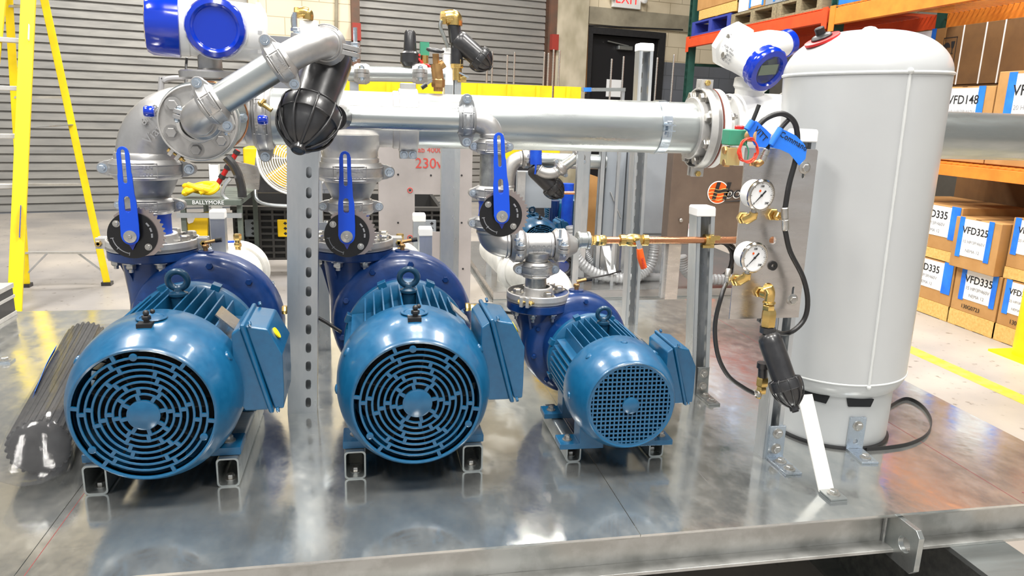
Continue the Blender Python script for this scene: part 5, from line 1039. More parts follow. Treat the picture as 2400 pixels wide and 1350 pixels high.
rbeam('upper amber beam at the near end of the rack', 1.95, yB - .05, z1t, z1t - zh_ * 1.25, 'beam2')
zL = Zx(2300, 388); rbeam('lower amber beam with big cartons above, right of the tank', 1.95, yB - .05, zL, zL - .08, 'beam2')
rbeam('lower orange beam at the far end of the rack', yB + .05, yA - .05, zL, zL - .08, 'beam')
def carton(label, y0, y1, z0, z1, d=.5, m_='card', x=None, title=None, sub=None, foot=None, grp='labelled cartons on the rack', tapes=True, lab=(.18, .84, .32, .97), col='ink', dx=0.0):
    x = RXx + .0 + dx if x is None else x; t = thing('carton', label, 'box', (x, (y0 + y1) / 2, z0), grp); lo, hi = min(y0, y1), max(y0, y1); W = hi - lo; Hh = z1 - z0
    MB().bb(x, x + d, lo, hi, z0, z1).build('box_body', m_, t, ang=0, bev=.004)
    MB().bb(x - .001, x + d, (lo + hi) / 2 - .02, (lo + hi) / 2 + .02, z1, z1 + .0008).build('packing_tape', 'cardd', t, ang=0)
    if title is not None:
        a, b, c, e = lab; ya, yb = hi - W * a, hi - W * b; za, zb_ = z0 + Hh * c, z0 + Hh * e
        lb = MB().bb(x - .0022, x - .001, yb, ya, za, zb_).build('paper_label', 'paper', t, ang=0)
        if tapes:
            for yy in (ya, yb): MB().bb(x - .0032, x - .0023, yy - W * .055, yy + W * .055, za - .01, zb_ + .01).build('blue_tape', 'tape', t, ang=0)
        h = zb_ - za; cy_ = (ya + yb) / 2; s_ = min((ya - yb) * .27, h * .36)
        if title: text(title, s_, (x - .0036, cy_, za + h * .70), -Y_, Z_, col, lb, 'label_title', .0003, bold=.012)
        if sub:
            for k, q in enumerate(sub): text(q, s_ * .46, (x - .0036, cy_, za + h * (.40 - .24 * k)), -Y_, Z_, 'greyink' if col == 'ink' else col, lb, 'label_line', .0003)
    if foot: text(foot, Hh * .13, (x - .003, (lo + hi) / 2 + W * .05, z0 + Hh * .13), -Y_, Z_, 'ink', t, 'printed_number', .0003)
    return t
def woodbase(label, y0, y1, z0, z1, x=None, d=.5):
    x = RXx if x is None else x; t = thing('timber_plinth', label, 'pallet', (x, (y0 + y1) / 2, z0), 'pine bases under the cartons'); lo, hi = min(y0, y1), max(y0, y1)
    for q in (0, .5, 1): yy = lo + .03 + (hi - lo - .06) * q; MB().bb(x, x + d, yy - .03, yy + .03, z0, z1 - .02).build('bearer', 'wood', t, ang=0)
    m = MB().bb(x, x + d, lo, hi, z1 - .02, z1); m.build('top_board', 'wood', t, ang=0); MB().bb(x - .002, x + .018, lo, hi, z0 + .004, z1 - .001).build('front_board', 'wood', t, ang=0)
S15 = ['15 HP/3P/460V', 'NEMA 12']
yb_ = [Yx(2050, 690), Yx(2232, 690), Yx(2345, 700), Yx(2480, 700)]
zf0 = FZ + .10; zf1 = Zx(2290, 635)
g = .012
woodbase('pine base on the floor under the left lower carton', yb_[0], yb_[1] + g, FZ, zf0); woodbase('pine base on the floor under the middle lower carton', yb_[1], yb_[2] + g, FZ, zf0); woodbase('pine base on the floor under the right lower carton', yb_[2], yb_[3], FZ, zf0)
carton('carton labelled VFD335 on the bottom row nearest the grey tank', yb_[0], yb_[1] + g, zf0, zf1, title='VFD335', sub=S15, foot='130G0723', lab=(.42, .93, .3, .97))
carton('carton labelled VFD335 on the bottom row under the VFD325 carton', yb_[1], yb_[2] + g, zf0, zf1, title='VFD335', sub=S15, foot='130G0723', lab=(.20, .88, .3, .97))
carton('carton on the bottom row at the right edge beside the yellow post', yb_[2], yb_[3], zf0, zf1, title='VFD345', sub=['25 HP/3P/460V', 'NEMA 12'], foot='130G0723', lab=(.12, .6, .3, .97))
zf2 = Zx(2290, 512)
woodbase('pine base between the two left cartons', yb_[0], yb_[1] + .03, zf1 + .002, zf1 + .07); carton('carton labelled VFD335 on the second row partly behind the tank', yb_[0], yb_[1] + .03, zf1 + .07, zf2 + .045, title='VFD335', sub=S15, lab=(.42, .93, .3, .97))
carton('carton labelled VFD325 on the second row, in front of its neighbours', yb_[1] + .015, yb_[2] + .03, zf1 + .002, zf2, title='VFD325', sub=['10 HP/3P/460V', 'NEMA 12'], dx=-.05, lab=(.16, .8, .25, .98))
woodbase('pine base under the upper carton at the right edge', yb_[2] + .01, yb_[3], zf1 + .002, zf1 + .07); carton('carton on the second row at the right edge of the picture', yb_[2] + .01, yb_[3], zf1 + .07, zf2 + .045, title='VFD345', sub=['25 HP/3P/460V'], lab=(.1, .6, .3, .97))
carton('old brown cartons stored deep behind the second row', Yx(2100), Yx(2420), FZ, zL - .12, m_='cardd', x=RXx + .55, title=None, grp=None)
# shelf above: z base = zL
zs = zL + .012; 
carton('carton labelled VFD148 on the middle shelf beside the tank', Yx(2190, 240), Yx(2328, 240), zs, Zx(2260, 203), title='VFD148', sub=['10 HP/3P/460V'], lab=(.22, .80, .45, .98))
carton('taller carton on the middle shelf at the right edge', Yx(2333, 230), Yx(2520, 230), zs, Zx(2345, 168), title='VFD250', sub=['20 HP/3P/460V', 'NEMA 12'], lab=(.20, .80, .38, .97))
ZQ = lambda y, x: PX(x, y, RXx + .52).z
YQ = lambda x: PX(x, 120, RXx + .52).y
t = carton('long brown carton with white straps and handling symbols, above the labelled cartons', YQ(2212), YQ(2520), ZQ(196, 2300), ZQ(64, 2220), m_='cardd', x=RXx + .52, grp=None, d=.42)
xq = RXx + .52
for px_ in (2252, 2304, 2347): y = PX(px_, 120, xq).y; MB().bb(xq - .002, xq - .0005, y - .006, y + .006, ZQ(196, 2300), ZQ(64, 2220)).build('white_strap', 'white', t, ang=0)
y = PX(2224, 120, xq).y; zq = PX(2224, 118, xq).z; m = MB(); 
for (a, b, c, e) in ((-.065, .065, .085, .09), (-.065, .065, -.09, -.085), (-.065, -.06, -.09, .09), (.06, .065, -.09, .09)): m.bb(xq - .0016, xq - .0006, y + a, y + b, zq + c, zq + e)
m.build('symbol_frame', 'ink', t, ang=0)
m = MB(); m.plate([(.035 * math.cos(a), .035 * math.sin(a)) for a in [PI * i / 10 for i in range(11)]], [], (xq - .0016, y + .028, zq + .02), (0, -1, 0), (0, 0, 1), .001); m.bb(xq - .0016, xq - .0006, y + .026, y + .03, zq - .03, zq + .03); m.build('umbrella_symbol', 'ink', t, ang=0)
m = MB(); m.plate([(-.018, .05), (.018, .05), (.012, .01), (.003, 0), (.003, -.03), (.014, -.035), (-.014, -.035), (-.003, -.03), (-.003, 0), (-.012, .01)], [], (xq - .0016, y - .03, zq + .01), (0, -1, 0), (0, 0, 1), .001); m.build('glass_symbol', 'ink', t, ang=0)
carton('pale carton with blue tape beside the long strapped carton', YQ(2120), YQ(2210), ZQ(196, 2300), ZQ(64, 2220), title='', lab=(.1, .72, .1, .98), x=RXx + .52, d=.4, grp=None)
carton('old brown cartons on the middle shelf under the long strapped carton', YQ(2120), YQ(2520), zs, ZQ(196, 2300) - .003, m_='cardd', x=RXx + .53, d=.4, grp=None)
# top shelf
zt = zU + .012
def pallet(label, y0, y1, z0, m_, x=None, d=.9, h=.13):
    x = RXx if x is None else x; t = thing('pallet', label, 'pallet', (x, (y0 + y1) / 2, z0), 'pallets on the top shelf'); lo, hi = min(y0, y1), max(y0, y1)
    for i in range(5): xx = x + (d - .1) * i / 4; MB().bb(xx, xx + .1, lo, hi, z0 + h - .02, z0 + h).build('top_board', m_, t, ang=0)
    for q in (0, .5, 1): yy = lo + .04 + (hi - lo - .08) * q; MB().bb(x, x + d, yy - .04, yy + .04, z0 + .018, z0 + h - .02).build('stringer', m_, t, ang=0)
    for q in (0, .86): MB().bb(x + d * q, x + d * q + .1, lo, hi, z0, z0 + .018).build('bottom_board', m_, t, ang=0)
y0_, y1_ = Yx(1622, 60), Yx(1712, 50); pallet('blue plastic pallet on the top shelf at the far end', y0_, y1_, zt, 'blueplastic', h=.15)
pallet('weathered grey wooden pallet on the top shelf next to the blue one', Yx(1714, 40), Yx(1818, 40), zt, 'woodg')
pallet('weathered wooden pallet on the top shelf, nearest of the row', Yx(1820, 30), Yx(1925, 30), zt, 'woodg')
za = zt + .155; woodbase('pine base on the blue pallet', Yx(1638, 45), Yx(1725, 40), za, za + .10, d=.7)
carton('brown carton with blue tape strip on the pine base of the blue pallet', Yx(1633, 30), Yx(1728, 30), za + .105, za + .5, title='', lab=(.1, .42, .62, .99), d=.7, foot='VACON'[:0] or None)
zw = zt + .135; carton('carton with red printed paper on the weathered pallet', Yx(1731, 20), Yx(1752, 20), zw, zw + .38, title='VFD52', col='redink', lab=(.0, .9, .0, .98), tapes=False, m_='paper'); carton('carton with blue-edged red printed sheet on the weathered pallet', Yx(1754, 20), Yx(1790, 20), zw, zw + .45, title='VFD 60', col='redink', sub=['50 HP/3P/460V', 'NEMA 12'], lab=(.1, .9, .05, .99))
carton('grey crate with dark corner and blue tape on the top shelf', Yx(1792, 20), Yx(1830, 20), zw, zw + .55, m_='greybox', title='', lab=(.55, .95, .05, .9)); carton('wide grey crate on the nearest top pallet', Yx(1834, 20), Yx(1932, 20), zw, zw + .6, m_='greybox')
carton('bright blue carton on the amber beam, top right', Yx(1965, 5), Yx(2110, 0), zt, zt + .5, m_='tape', grp=None)
# bollard
p = PZ(2400, 838, FZ); t = thing('bollard', 'yellow steel bollard in front of the rack at the right edge', 'bollard', (p.x + .02, p.y, FZ)); MB().lathe([(.075, 0), (.075, 1.0), (.06, 1.04), (.01, 1.06)], (p.x + .02, p.y, FZ + .012), Z_, 32).build('post', 'ybright', t); MB().bb(p.x - .11, p.x + .11, p.y - .13, p.y + .13, FZ, FZ + .012).build('base_plate', 'ybright', t, ang=0)

M['deck2'] = mat('pale_stainless_deck', (.55, .55, .54), .22, .8, (.46, .46, .45), 4, .06)
# ================= SECOND SKID AND BACKGROUND EQUIPMENT =================
Y2 = 4.69; zd = PY(1400, 680, Y2).z; x20 = PY(1156, 690, Y2).x
t = thing('skid_base', 'second stainless skid deck standing on the floor behind the copper pipe', 'skid', (2, 5.6, FZ))
MB().bb(x20, 3.1, Y2, 6.6, zd - .004, zd).build('deck_sheet', 'deck2', t, ang=0)
for y in (Y2, 6.59): MB().bb(x20, 3.1, y, y + .006, FZ + .016, zd - .005).build('side_rail', 'deck2', t, ang=0)
for x in (x20, 3.09): MB().bb(x, x + .006, Y2 + .01, 6.58, FZ + .016, zd - .005).build('end_rail', 'steel', t, ang=0)
MB().bb(x20 - .004, 3.1, Y2 - .02, Y2 + .02, FZ, FZ + .015).build('foot_rail', 'galv', t, ang=0); MB().bb(x20 - .02, x20 + .02, Y2, 6.6, FZ, FZ + .015).build('foot_rail', 'galv', t, ang=0)
def cp_motor(src, label, loc, sc=1., rz=0.):
    c = copytree(src); c.location = loc; c.scale = (sc,) * 3; c.rotation_euler = (0, 0, rz); c['label'] = label
    if 'group' in c: del c['group']
    c['group'] = 'motors on the second skid'; return c
p = PY(1268, 570, 5.05); cp_motor(mB, 'distant blue motor with slotted grille on the second skid, left', (p.x, 5.05, p.z - .207)); p2 = PY(1352, 510, 5.7); cp_motor(mC, 'most distant blue motor with mesh grille on the second skid, right', (p2.x, 5.75, p2.z - .18 * 1.3), 1.3)
for i, (q, yy, s_) in enumerate(((p, 5.05, 'left'), (p2, 5.75, 'right'))):
    zb_ = q.z - (.207 if i == 0 else .18 * 1.3) ; t = thing('motor_plinth', f'steel plinth under the {s_} motor of the second skid', 'plinth', (q.x, yy + .2, zd), 'plinths on the second skid'); MB().bb(q.x - .17, q.x + .17, yy + .03, yy + .5, zd, zb_).build('plinth_block', 'strut', t, ang=0); 
Yf = 4.9
P_ = lambda x, y, Y=Yf: PY(x, y, Y)
filt('distant black disc filter hanging on the second skid', P_(1248, 392), P_(1318, 462), .058, .072)
a, b = P_(1285, 412), P_(1352, 362); dd2 = (b - a).normalized()
elbow('distant grey elbow above the far black filter', P_(1262, 398, 4.86), P_(1284, 414, 4.84), a + dd2 * .05 + V((0, -.05, 0)), .036)
pipe('distant slanting pipe above the far black filter', a + dd2 * .04 + V((0, -.05, 0)), b + V((0, -.05, 0)), .035, grp='slanting pipes on the second skid')
coupling('distant coupling low on the far slanting pipe', a + dd2 * .09 + V((0, -.05, 0)), dd2, dd2.cross(Y_), .036, .05, ez=.055, letters=False, grp='couplings on the second skid'); coupling('distant coupling high on the far slanting pipe', a + dd2 * .24 + V((0, -.05, 0)), dd2, dd2.cross(Y_), .036, .05, ez=.055, letters=False, grp='couplings on the second skid')
elbow('distant pale elbow left of the far filter, feeding down', P_(1188, 440, 5.0), P_(1188, 372, 5.0), P_(1222, 372, 5.0), .05)
pipe('distant vertical pipe below the far pale elbow', P_(1188, 440, 5.0), V((P_(1188, 440, 5.0).x, 5.0, zd)), .05, 'wpipe', 'steel_pipe')
coupling('distant coupling right of the far pale elbow', P_(1232, 372, 5.0), X_, Y_, .05, .05, letters=False, grp='couplings on the second skid')
pipe('distant header pipe of the second skid, just under the big header', P_(1240, 374, 5.0), P_(1418, 380, 5.0), .05)
for x in (1205, 1262, 1300): 
    pass
t = thing('butterfly_valve', 'small distant blue valve above the far grey box', 'valve', P_(1256, 365)); MB().cyl(P_(1256, 345), P_(1256, 385), .04, n=16).build('valve_body', 'valve', t); MB().bar(P_(1256, 385, 4.85), P_(1253, 408, 4.85), .03, .008).build('lever_handle', 'lever', t)
t = thing('junction_box', 'flat grey enclosure behind the far black filter', 'enclosure', P_(1250, 480, 5.62)); a, b = P_(1216, 402, 5.62), P_(1292, 488, 5.62); MB().bb(a.x, b.x, 5.62, 5.72, b.z, a.z).build('enclosure_body', 'greybox', t, ang=0, bev=.004); MB().bb(a.x - .01, a.x + .05, 5.60, 5.62, b.z, a.z).build('cover_edge', 'alum', t, ang=0)
MB().bb((a.x + b.x) / 2 - .02, (a.x + b.x) / 2 + .02, 5.725, 5.76, zd, a.z).build('stand_leg', 'strut', t, ang=0)
pipe('distant thin copper pipe beside the far filter', P_(1318, 452, 5.0), P_(1378, 452, 5.0), .012, 'copper', 'copper_pipe')
pipe('distant vertical blue pipe left of the far mesh motor', P_(1332, 430, 5.66), V((P_(1332, 430, 5.66).x, 5.66, zd)), .045, 'valve', 'blue_pipe'); pipe('distant slanting blue pipe behind the far slotted motor', P_(1300, 470, 5.8), V((P_(1300, 470, 5.8).x, 5.8, zd)), .04, 'pump', 'blue_pipe')
def post(label, px0, px1, y0, y1, Y, m_='strut', zb_=None, grp='posts on the second skid'):
    a, b = PY(px0, y0, Y), PY(px1, y0, Y); zb_ = zd if zb_ is None else zb_; t = thing('strut_post', label, 'post', ((a.x + b.x) / 2, Y, zb_), grp); w_ = b.x - a.x; m = MB(); m.bb(a.x, b.x, Y, Y + .004, zb_, a.z); m.bb(a.x, a.x + .004, Y, Y + .05, zb_, a.z); m.bb(b.x - .004, b.x, Y, Y + .05, zb_, a.z); m.build('channel', m_, t, ang=0); return t
post('grey strut post left of the leaning cardboard', 1368, 1386, 345, 550, 4.95); post('grey strut post right of the leaning cardboard', 1410, 1422, 345, 560, 4.93)
m = MB(); q = [(1382, 408), (1416, 420), (1414, 500), (1400, 560), (1345, 566), (1372, 470)]; P = [PY(x, y, 5.5) for x, y in q]; m.add(P + [v + V((0, .03, 0)) for v in P], [tuple(range(6)), tuple(range(11, 5, -1))] + [(i, (i + 1) % 6, (i + 1) % 6 + 6, i + 6) for i in range(6)]); tag(m.build('cardboard_sheet', 'card', ang=0), 'sheet of brown cardboard leaning behind the far strut posts', 'cardboard')
M['brownst'] = mat('brown_tinted_stainless', s2l(128, 112, 100), .38, .55, s2l(112, 98, 88), 5, .05)
def cabinet(label, x0, x1, y0, y1, Y, m_, d=.11, zb_=None, name='control_cabinet'):
    a, b = PY(x0, y0, Y), PY(x1, y1, Y); t = thing(name, label, 'cabinet', ((a.x + b.x) / 2, Y, b.z)); MB().bb(a.x, b.x, Y, Y + d, b.z, a.z).build('cabinet_body', m_, t, ang=0, bev=.006); 
    z0_ = zd if zb_ is None else zb_
    for xx in (a.x + .03, b.x - .03): MB().bb(xx - .02, xx + .02, Y + d * .5, Y + d * .5 + .04, z0_, b.z).build('stand_leg', 'strut', t, ang=0)
    return t, a, b
t, a, b = cabinet('narrow grey control cabinet with its door ajar', 1424, 1457, 340, 556, 5.0, 'greybox'); MB().bb(b.x, b.x + .012, 4.72, 4.97, b.z + .02, a.z - .02).build('open_door', 'greybox', t, ang=0); MB().bar((a.x + .04, 4.995, b.z + .32), (b.x - .02, 4.995, b.z + .14), .01, .006).build('door_stay', 'alum', t, ang=0)
t, a, b = cabinet('wide grey control cabinet behind the tall capped post', 1476, 1563, 340, 553, 4.98, 'greybox'); MB().bb(a.x + .02, b.x - .02, 4.965, 4.98, b.z + .02, a.z - .02).build('cabinet_door', 'greybox', t, ang=0, bev=.004)
t, a, b = cabinet('brown stainless cabinet with a logo sticker left of the gauge panel', 1581, 1800, 330, 572, 4.4, 'brownst', d=.10, zb_=None); hp_ = t
MB().bb(PY(1568, 575, 4.42).x, PY(1597, 575, 4.42).x, 4.42, 4.47, FZ + .0, PY(1597, 570, 4.4).z).build('front_leg', 'steel', t, ang=0)
c = PY(1683, 451, 4.395); m = MB(); m.plate(circ(0, 0, .072, 36), [], c, X_, Z_, .001); m.build('logo_disc', 'white', t, ang=0)
m = MB(); m.plate(circ(0, 0, .066, 36), [], c + V((0, -.0015, 0)), X_, Z_, .001); m.build('logo_sun', 'orange', t, ang=0)
for k in range(4): m = MB(); z = .02 - .022 * k; hw = math.sqrt(.064 ** 2 - z * z); m.tube([c + V((-hw + 2 * hw * i / 10, -.003, z + .004 * math.sin(i * .9))) for i in range(11)], .0025, 6); m.build('logo_wave', 'wood', t)
text('H', .150, c + V((.008, -.004, .002)), X_, Z_, 'ink', t, 'logo_letter', .001, shear=.25, bold=.035); text('OOVER', .066, c + V((.045, -.004, -.010)), X_, Z_, 'ink', t, 'logo_lettering', .001, shear=.25, align='LEFT', bold=.03); text('OOVER', .066, c + V((.042, -.0025, -.014)), X_, Z_, 'white', t, 'logo_outline', .0005, shear=.25, align='LEFT', bold=.05)
m = MB(); m.tube([c + V((.05, -.004, -.058)), c + V((.17, -.004, -.050)), c + V((.34, -.004, -.035))], [.002, .005, .002], 8); m.build('logo_swash', 'ink', t)
c = PY(1630, 540, 4.395); m = MB(); m.bb(c.x - .05, c.x + .05, 4.393, 4.395, c.z - .05, c.z + .045); m.build('warning_label', 'paper', t, ang=0); m = MB(); m.bb(c.x - .048, c.x + .048, 4.391, 4.393, c.z + .012, c.z + .042); lbx = m.build('warning_band', 'red', t, ang=0); text('DANGER', .020, (c.x + .010, 4.3905, c.z + .027), X_, Z_, 'white', lbx, 'warning_text', .0003); m = MB(); m.plate([(-.01, -.008), (.01, -.008), (0, .01)], [], (c.x - .036, 4.3905, c.z + .027), X_, Z_, .0004); m.build('warning_triangle', 'white', lbx, ang=0)
p = PY(1596, 516, 4.39); MB().lathe([(.012, 0), (.012, .006), (.008, .009)], p, -Y_, 16).build('cabinet_screw', 'bolt', t)
def flexi(label, pts, Y, r=.035, m_='greyflex'):
    P = sm([PY(x, y, Y) for x, y in pts], 12); R_ = [r * (1 + (.10 if i % 2 else -.04)) for i in range(len(P))]; return tag(MB().tube(P, R_, 14).build('flexible_conduit', M[m_]), label, 'conduit', 'flexible conduits on the second skid')
M['greyflex'] = mat('grey_flexible_conduit', s2l(160, 162, 164), .35, 0, coat=.3)
flexi('thick grey flexible conduit looping from the far motor box to the deck', [(1338, 530), (1342, 575), (1356, 610), (1395, 640), (1450, 652), (1500, 648)], 4.86); flexi('thick grey flexible conduit curving up right of the tall post', [(1470, 652), (1500, 645), (1525, 620), (1533, 580), (1534, 555)], 4.88); flexi('thinner grey conduit arching behind the first loop', [(1372, 590), (1385, 612), (1410, 638), (1440, 648)], 5.0, .022); flexi('grey flexible conduit lying right of the cabinet leg', [(1597, 600), (1605, 630), (1630, 650), (1680, 655), (1735, 655)], 4.7)
flexi('grey corrugated conduit lying flat across the far deck', [(1470, 655), (1520, 650), (1575, 652)], 4.95, .03)
for i, (cx_, cy_, lab) in enumerate(((1300, 625, 'coil of black cable on the far deck beside the smaller pump'), (1680, 610, 'coil of black cables hanging beside the gauge panel'))):
    c = PY(cx_, cy_, 4.8 if i == 0 else 4.75); k = [c + V(((.13 + .02 * math.sin(j * .11)) * math.cos(j * .35), .02 * math.sin(j * .23), (.075 + i * .06 + .012 * math.cos(j * .17)) * math.sin(j * .35))) for j in range(180)]; tag(MB().tube(k, .008, 6).build('cable_coil', 'rubber'), lab, 'cable')
cable('black cable trailing across the far skid deck', [PY(1320, 648, 4.72), PY(1370, 652, 4.7), PY(1420, 645, 4.7), PY(1455, 635, 4.75)], .006)
m = MB(); a, b = P_(1420, 577, 4.95), P_(1436, 643, 4.80); tag(m.bar(a, b, .055, .005, up=(0, -1, .2)).build('steel_offcut', 'deck2', ang=0), 'bright flat steel offcut leaning on the far deck', 'steel offcut')
a, b = PY(1185, 338, 6.8), PY(1312, 378, 6.8); t = thing('storage_bin', 'yellow bin row glimpsed above the far grey box', 'bin', ((a.x + b.x) / 2, 6.8, FZ)); MB().bb(a.x, b.x, 6.8, 7.1, b.z, a.z).build('bin_body', 'ybright', t, ang=0, bev=.01); MB().bb(a.x + .1, b.x - .1, 6.85, 7.05, FZ, b.z).build('bin_stand', 'black', t, ang=0)
p = PZ(278, 604, FZ); tag(MB().bb(p.x - .07, p.x + .07, p.y, p.y + .1, FZ, FZ + .07).build('wood_block', 'card', ang=0, bev=.004), 'small tan wooden block on the floor behind the left column', 'wood block')
# white suction line of the smaller pump going back left
t = thing('suction_pipe', 'white elbow and pipe behind the smaller pump', 'pipe', (.5, 2.3, .2)); a = V((PY(1285, 640, 2.35).x, 2.2, .22)); b = V((PY(1200, 640, 2.75).x, 2.62, .235)); m = MB(); m.tube(sm([(.555, 2.04, .18), (.55, 2.2, .2), a + V((.0, .1, .02)), b, V((PY(1150, 590, 3.1).x, 3.0, .245))], 6), .066, 24); m.build('pipe_body', 'wpipe', t)
coupling('white coupling around the pale suction pipe behind the smaller pump', b, V((-.35, 1, .02)), Z_ - X_, .068, .045, mt='wpipe', letters=False, grp='white suction couplings')
# steel sheet with marker writing
Ys_ = 4.5; a, b = PY(888, 338, Ys_), PY(1100, 702, Ys_)
t = thing('sheet_metal_board', 'pale steel panel with red marker writing and a square cutout', 'panel', ((a.x + b.x) / 2, Ys_, FZ)); c1_, c2_ = PY(972, 455, Ys_), PY(1036, 543, Ys_)
M['pale'] = mat('pale_steel_sheet', s2l(182, 176, 174), .42, .35, s2l(168, 162, 160), 4)
MB().plate([(a.x, FZ), (b.x, FZ), (b.x, a.z), (a.x, a.z)], [[(c1_.x, c2_.z), (c2_.x, c2_.z), (c2_.x, c1_.z), (c1_.x, c1_.z)]], (0, Ys_, 0), X_, Z_, -.004).build('sheet', 'pale', t, ang=0)
MB().bb(a.x - .004, a.x, Ys_, Ys_ + .2, FZ, a.z).build('side_fold', 'pale', t, ang=0); MB().bb(b.x, b.x + .004, Ys_, Ys_ + .2, FZ, a.z).build('side_fold', 'pale', t, ang=0)
text('230v/', .085, PY(1010, 384, Ys_ - .005), X_, Z_, 'redink', t, 'marker_writing', .0008); text('ab 4000', .045, PY(1008, 352, Ys_ - .005), X_, Z_, 'redink', t, 'marker_writing', .0008)
for x, y in ((961, 446), (1062, 446), (961, 557), (1062, 557)): MB().torus(PY(x, y, Ys_ - .004), Y_, .014, .0025, 20, 6).build('marker_circle', 'redink', t); 
for x, y in ((933, 409), (1010, 411), (1082, 411), (933, 522), (1082, 522), (961, 446), (961, 557), (1085, 630)): MB().lathe([(.006, 0), (.006, .002)], PY(x, y, Ys_ - .001), -Y_, 10).build('drill_hole', 'ink', t)
# black crate
Yc = 5.7; a = PY(547, 487, Yc); b = PY(1040, 487, Yc); 
t = thing('plastic_crate', 'large black ribbed plastic bulk crate with yellow and grey latches', 'crate', ((a.x + b.x) / 2, Yc, FZ)); zt_ = a.z; zb_ = FZ
m = MB(); m.bb(a.x, b.x, Yc + .02, Yc + .04, zb_ + .1, zt_); m.bb(a.x, a.x + .03, Yc, Yc + 1, zb_ + .1, zt_); m.bb(b.x - .03, b.x, Yc, Yc + 1, zb_ + .1, zt_); m.bb(a.x, b.x, Yc + .97, Yc + 1, zb_ + .1, zt_); m.build('crate_wall', 'crate', t, ang=0) if 'crate' in M else m.build('crate_wall', mat('black_crate', (.012, .012, .012), .55), t, ang=0)
M['crib'] = mat('crate_ribs', (.05, .048, .045), .55); m = MB(); W = b.x - a.x; n = 17
for i in range(n + 1): x = a.x + W * i / n; m.bb(x - .008, x + .008, Yc - .008, Yc + .02, zb_ + .1, zt_)
for i in range(9): z = zb_ + .1 + (zt_ - zb_ - .1) * i / 8; m.bb(a.x, b.x, Yc - .006, Yc + .02, z - .008, z + .008)
m.bb(a.x - .02, b.x + .02, Yc - .02, Yc + .04, zt_ - .015, zt_ + .012); m.build('rib_grid', 'crib', t, ang=0)
for q in (0, .5, .95): MB().bb(a.x + W * q, a.x + W * q + .1, Yc, Yc + 1, zb_, zb_ + .1).build('runner', 'crib', t, ang=0)
for px_, mm in ((591, 'greybox'), (667, 'ybright'), (1010, 'greybox')): 
    c = PY(px_, 535, Yc - .03); MB().bb(c.x - .05, c.x + .04, Yc - .035, Yc - .02, c.z - .065, c.z + .065).build('latch', mm, t, ang=0, bev=.008)
    for k in (-1, 0, 1): MB().plate([(-.014, 0), (0, -.012), (.014, 0), (0, .012)], [], (c.x + .006, Yc - .036, c.z + k * .038), X_, Z_, .001).build('latch_hole', 'ink', t, ang=0)
# drum fan
Yn = 5.35; c = PY(690, 372, Yn); R0 = (c.x - PY(604, 372, Yn).x); t = thing('drum_fan', 'round white wire-guard fan standing in the crate, half behind the slotted post', 'fan', c); d = V((.15, -1, .1)).normalized()
m = MB()
for k in range(14): m.torus(c + d * (.05 * (1 - (k / 14) ** 2)), d, R0 * (.16 + .84 * k / 13), .0035 if k < 13 else .009, 48, 6)
fF = frm(c, d)
for k in range(10): a_ = 2 * PI * k / 10; m.tube([fF @ V((R0 * r * math.cos(a_), R0 * r * math.sin(a_), .05 * (1 - r * r) + .003)) for r in (.14, .5, .8, 1)], .003, 6)
m.build('wire_guard', 'white', t); MB().lathe([(R0 * .15, .05), (R0 * .15, .066)], c, d, 24).build('hub_cap', 'ink', t)
m = MB(); m.lathe([(R0 * 1.0, 0), (R0 * 1.02, -.02), (R0 * .98, -.16), (R0 * .4, -.19)], c, d, 48, cap0=False); m.build('drum_shell', 'wmetal', t)
for k in range(4): a_ = 2 * PI * k / 4 + 2.6; e = frm(c + d * -.03, d).to_3x3(); u = e @ V((math.cos(a_), math.sin(a_), 0)); v = e @ V((-math.sin(a_), math.cos(a_), 0)); MB().plate([(.04, -.03), (R0 * .85, -.11), (R0 * .88, .06), (.04, .03)], [], c + d * -.03, u, v + d * .3, .002).build('fan_blade', 'ybright', t, ang=0)
m = MB(); lo_ = PY(600, 480, Yn); hi_ = c + V((-R0 * 1.04, .05, 0)); m.tube(sm([hi_, hi_ + V((-.02, 0, -R0 * .8)), V((hi_.x + .03, Yn - .05, PY(600, 474, Yn).z)), V((c.x + .1, Yn - .1, PY(700, 480, Yn).z))], 6), .012, 10); m.build('tube_stand', 'strut', t)
# cart
Yk = 4.9; a, b = PY(418, 470, Yk), PY(556, 470, Yk); zc0 = PY(480, 470, Yk).z
t = thing('platform_cart', 'grey-green shop cart with white lettering behind the left column', 'cart', ((a.x + b.x) / 2, Yk, FZ)); m = MB(); m.bb(a.x - .02, b.x + .02, Yk, Yk + .75, zc0 - .03, zc0 + .005); tp = m.build('top_shelf', 'carts', t, ang=0, bev=.003); text('BALLYMORE', .034, ((a.x + b.x) / 2 + .0, Yk - .002, zc0 - .013), X_, Z_, 'whiteink', tp, 'cart_lettering', .0006)
for xx in (a.x, b.x - .01): 
    for yy in (Yk + .03, Yk + .70): MB().bb(xx, xx + .03, yy, yy + .03, FZ + .05, zc0 - .03).build('leg', 'carts', t, ang=0); MB().lathe([(.04, -.012), (.04, .012)], (xx + .015, yy + .015, FZ + .04), X_, 16).build('caster', 'rubber', t)
m = MB(); m.bb(a.x - .02, b.x + .02, Yk + .01, Yk + .04, zc0 - .11, zc0 - .08); m.build('lower_bar', 'strut', t, ang=0); m = MB(); m.bb(a.x - .02, b.x + .02, Yk, Yk + .75, FZ + .20, FZ + .22); m.build('bottom_shelf', 'carts', t, ang=0)
random.seed(5); pts = [PY(430 + 75 * (.5 + .5 * math.sin(i * 1.1)) + i * .3, 452 - 18 * abs(math.sin(i * .8)) - 4 * math.sin(i), Yk + .05 + .03 * (i % 4)) for i in range(22)]
for v_ in pts: v_.z = max(v_.z, zc0 + .022)
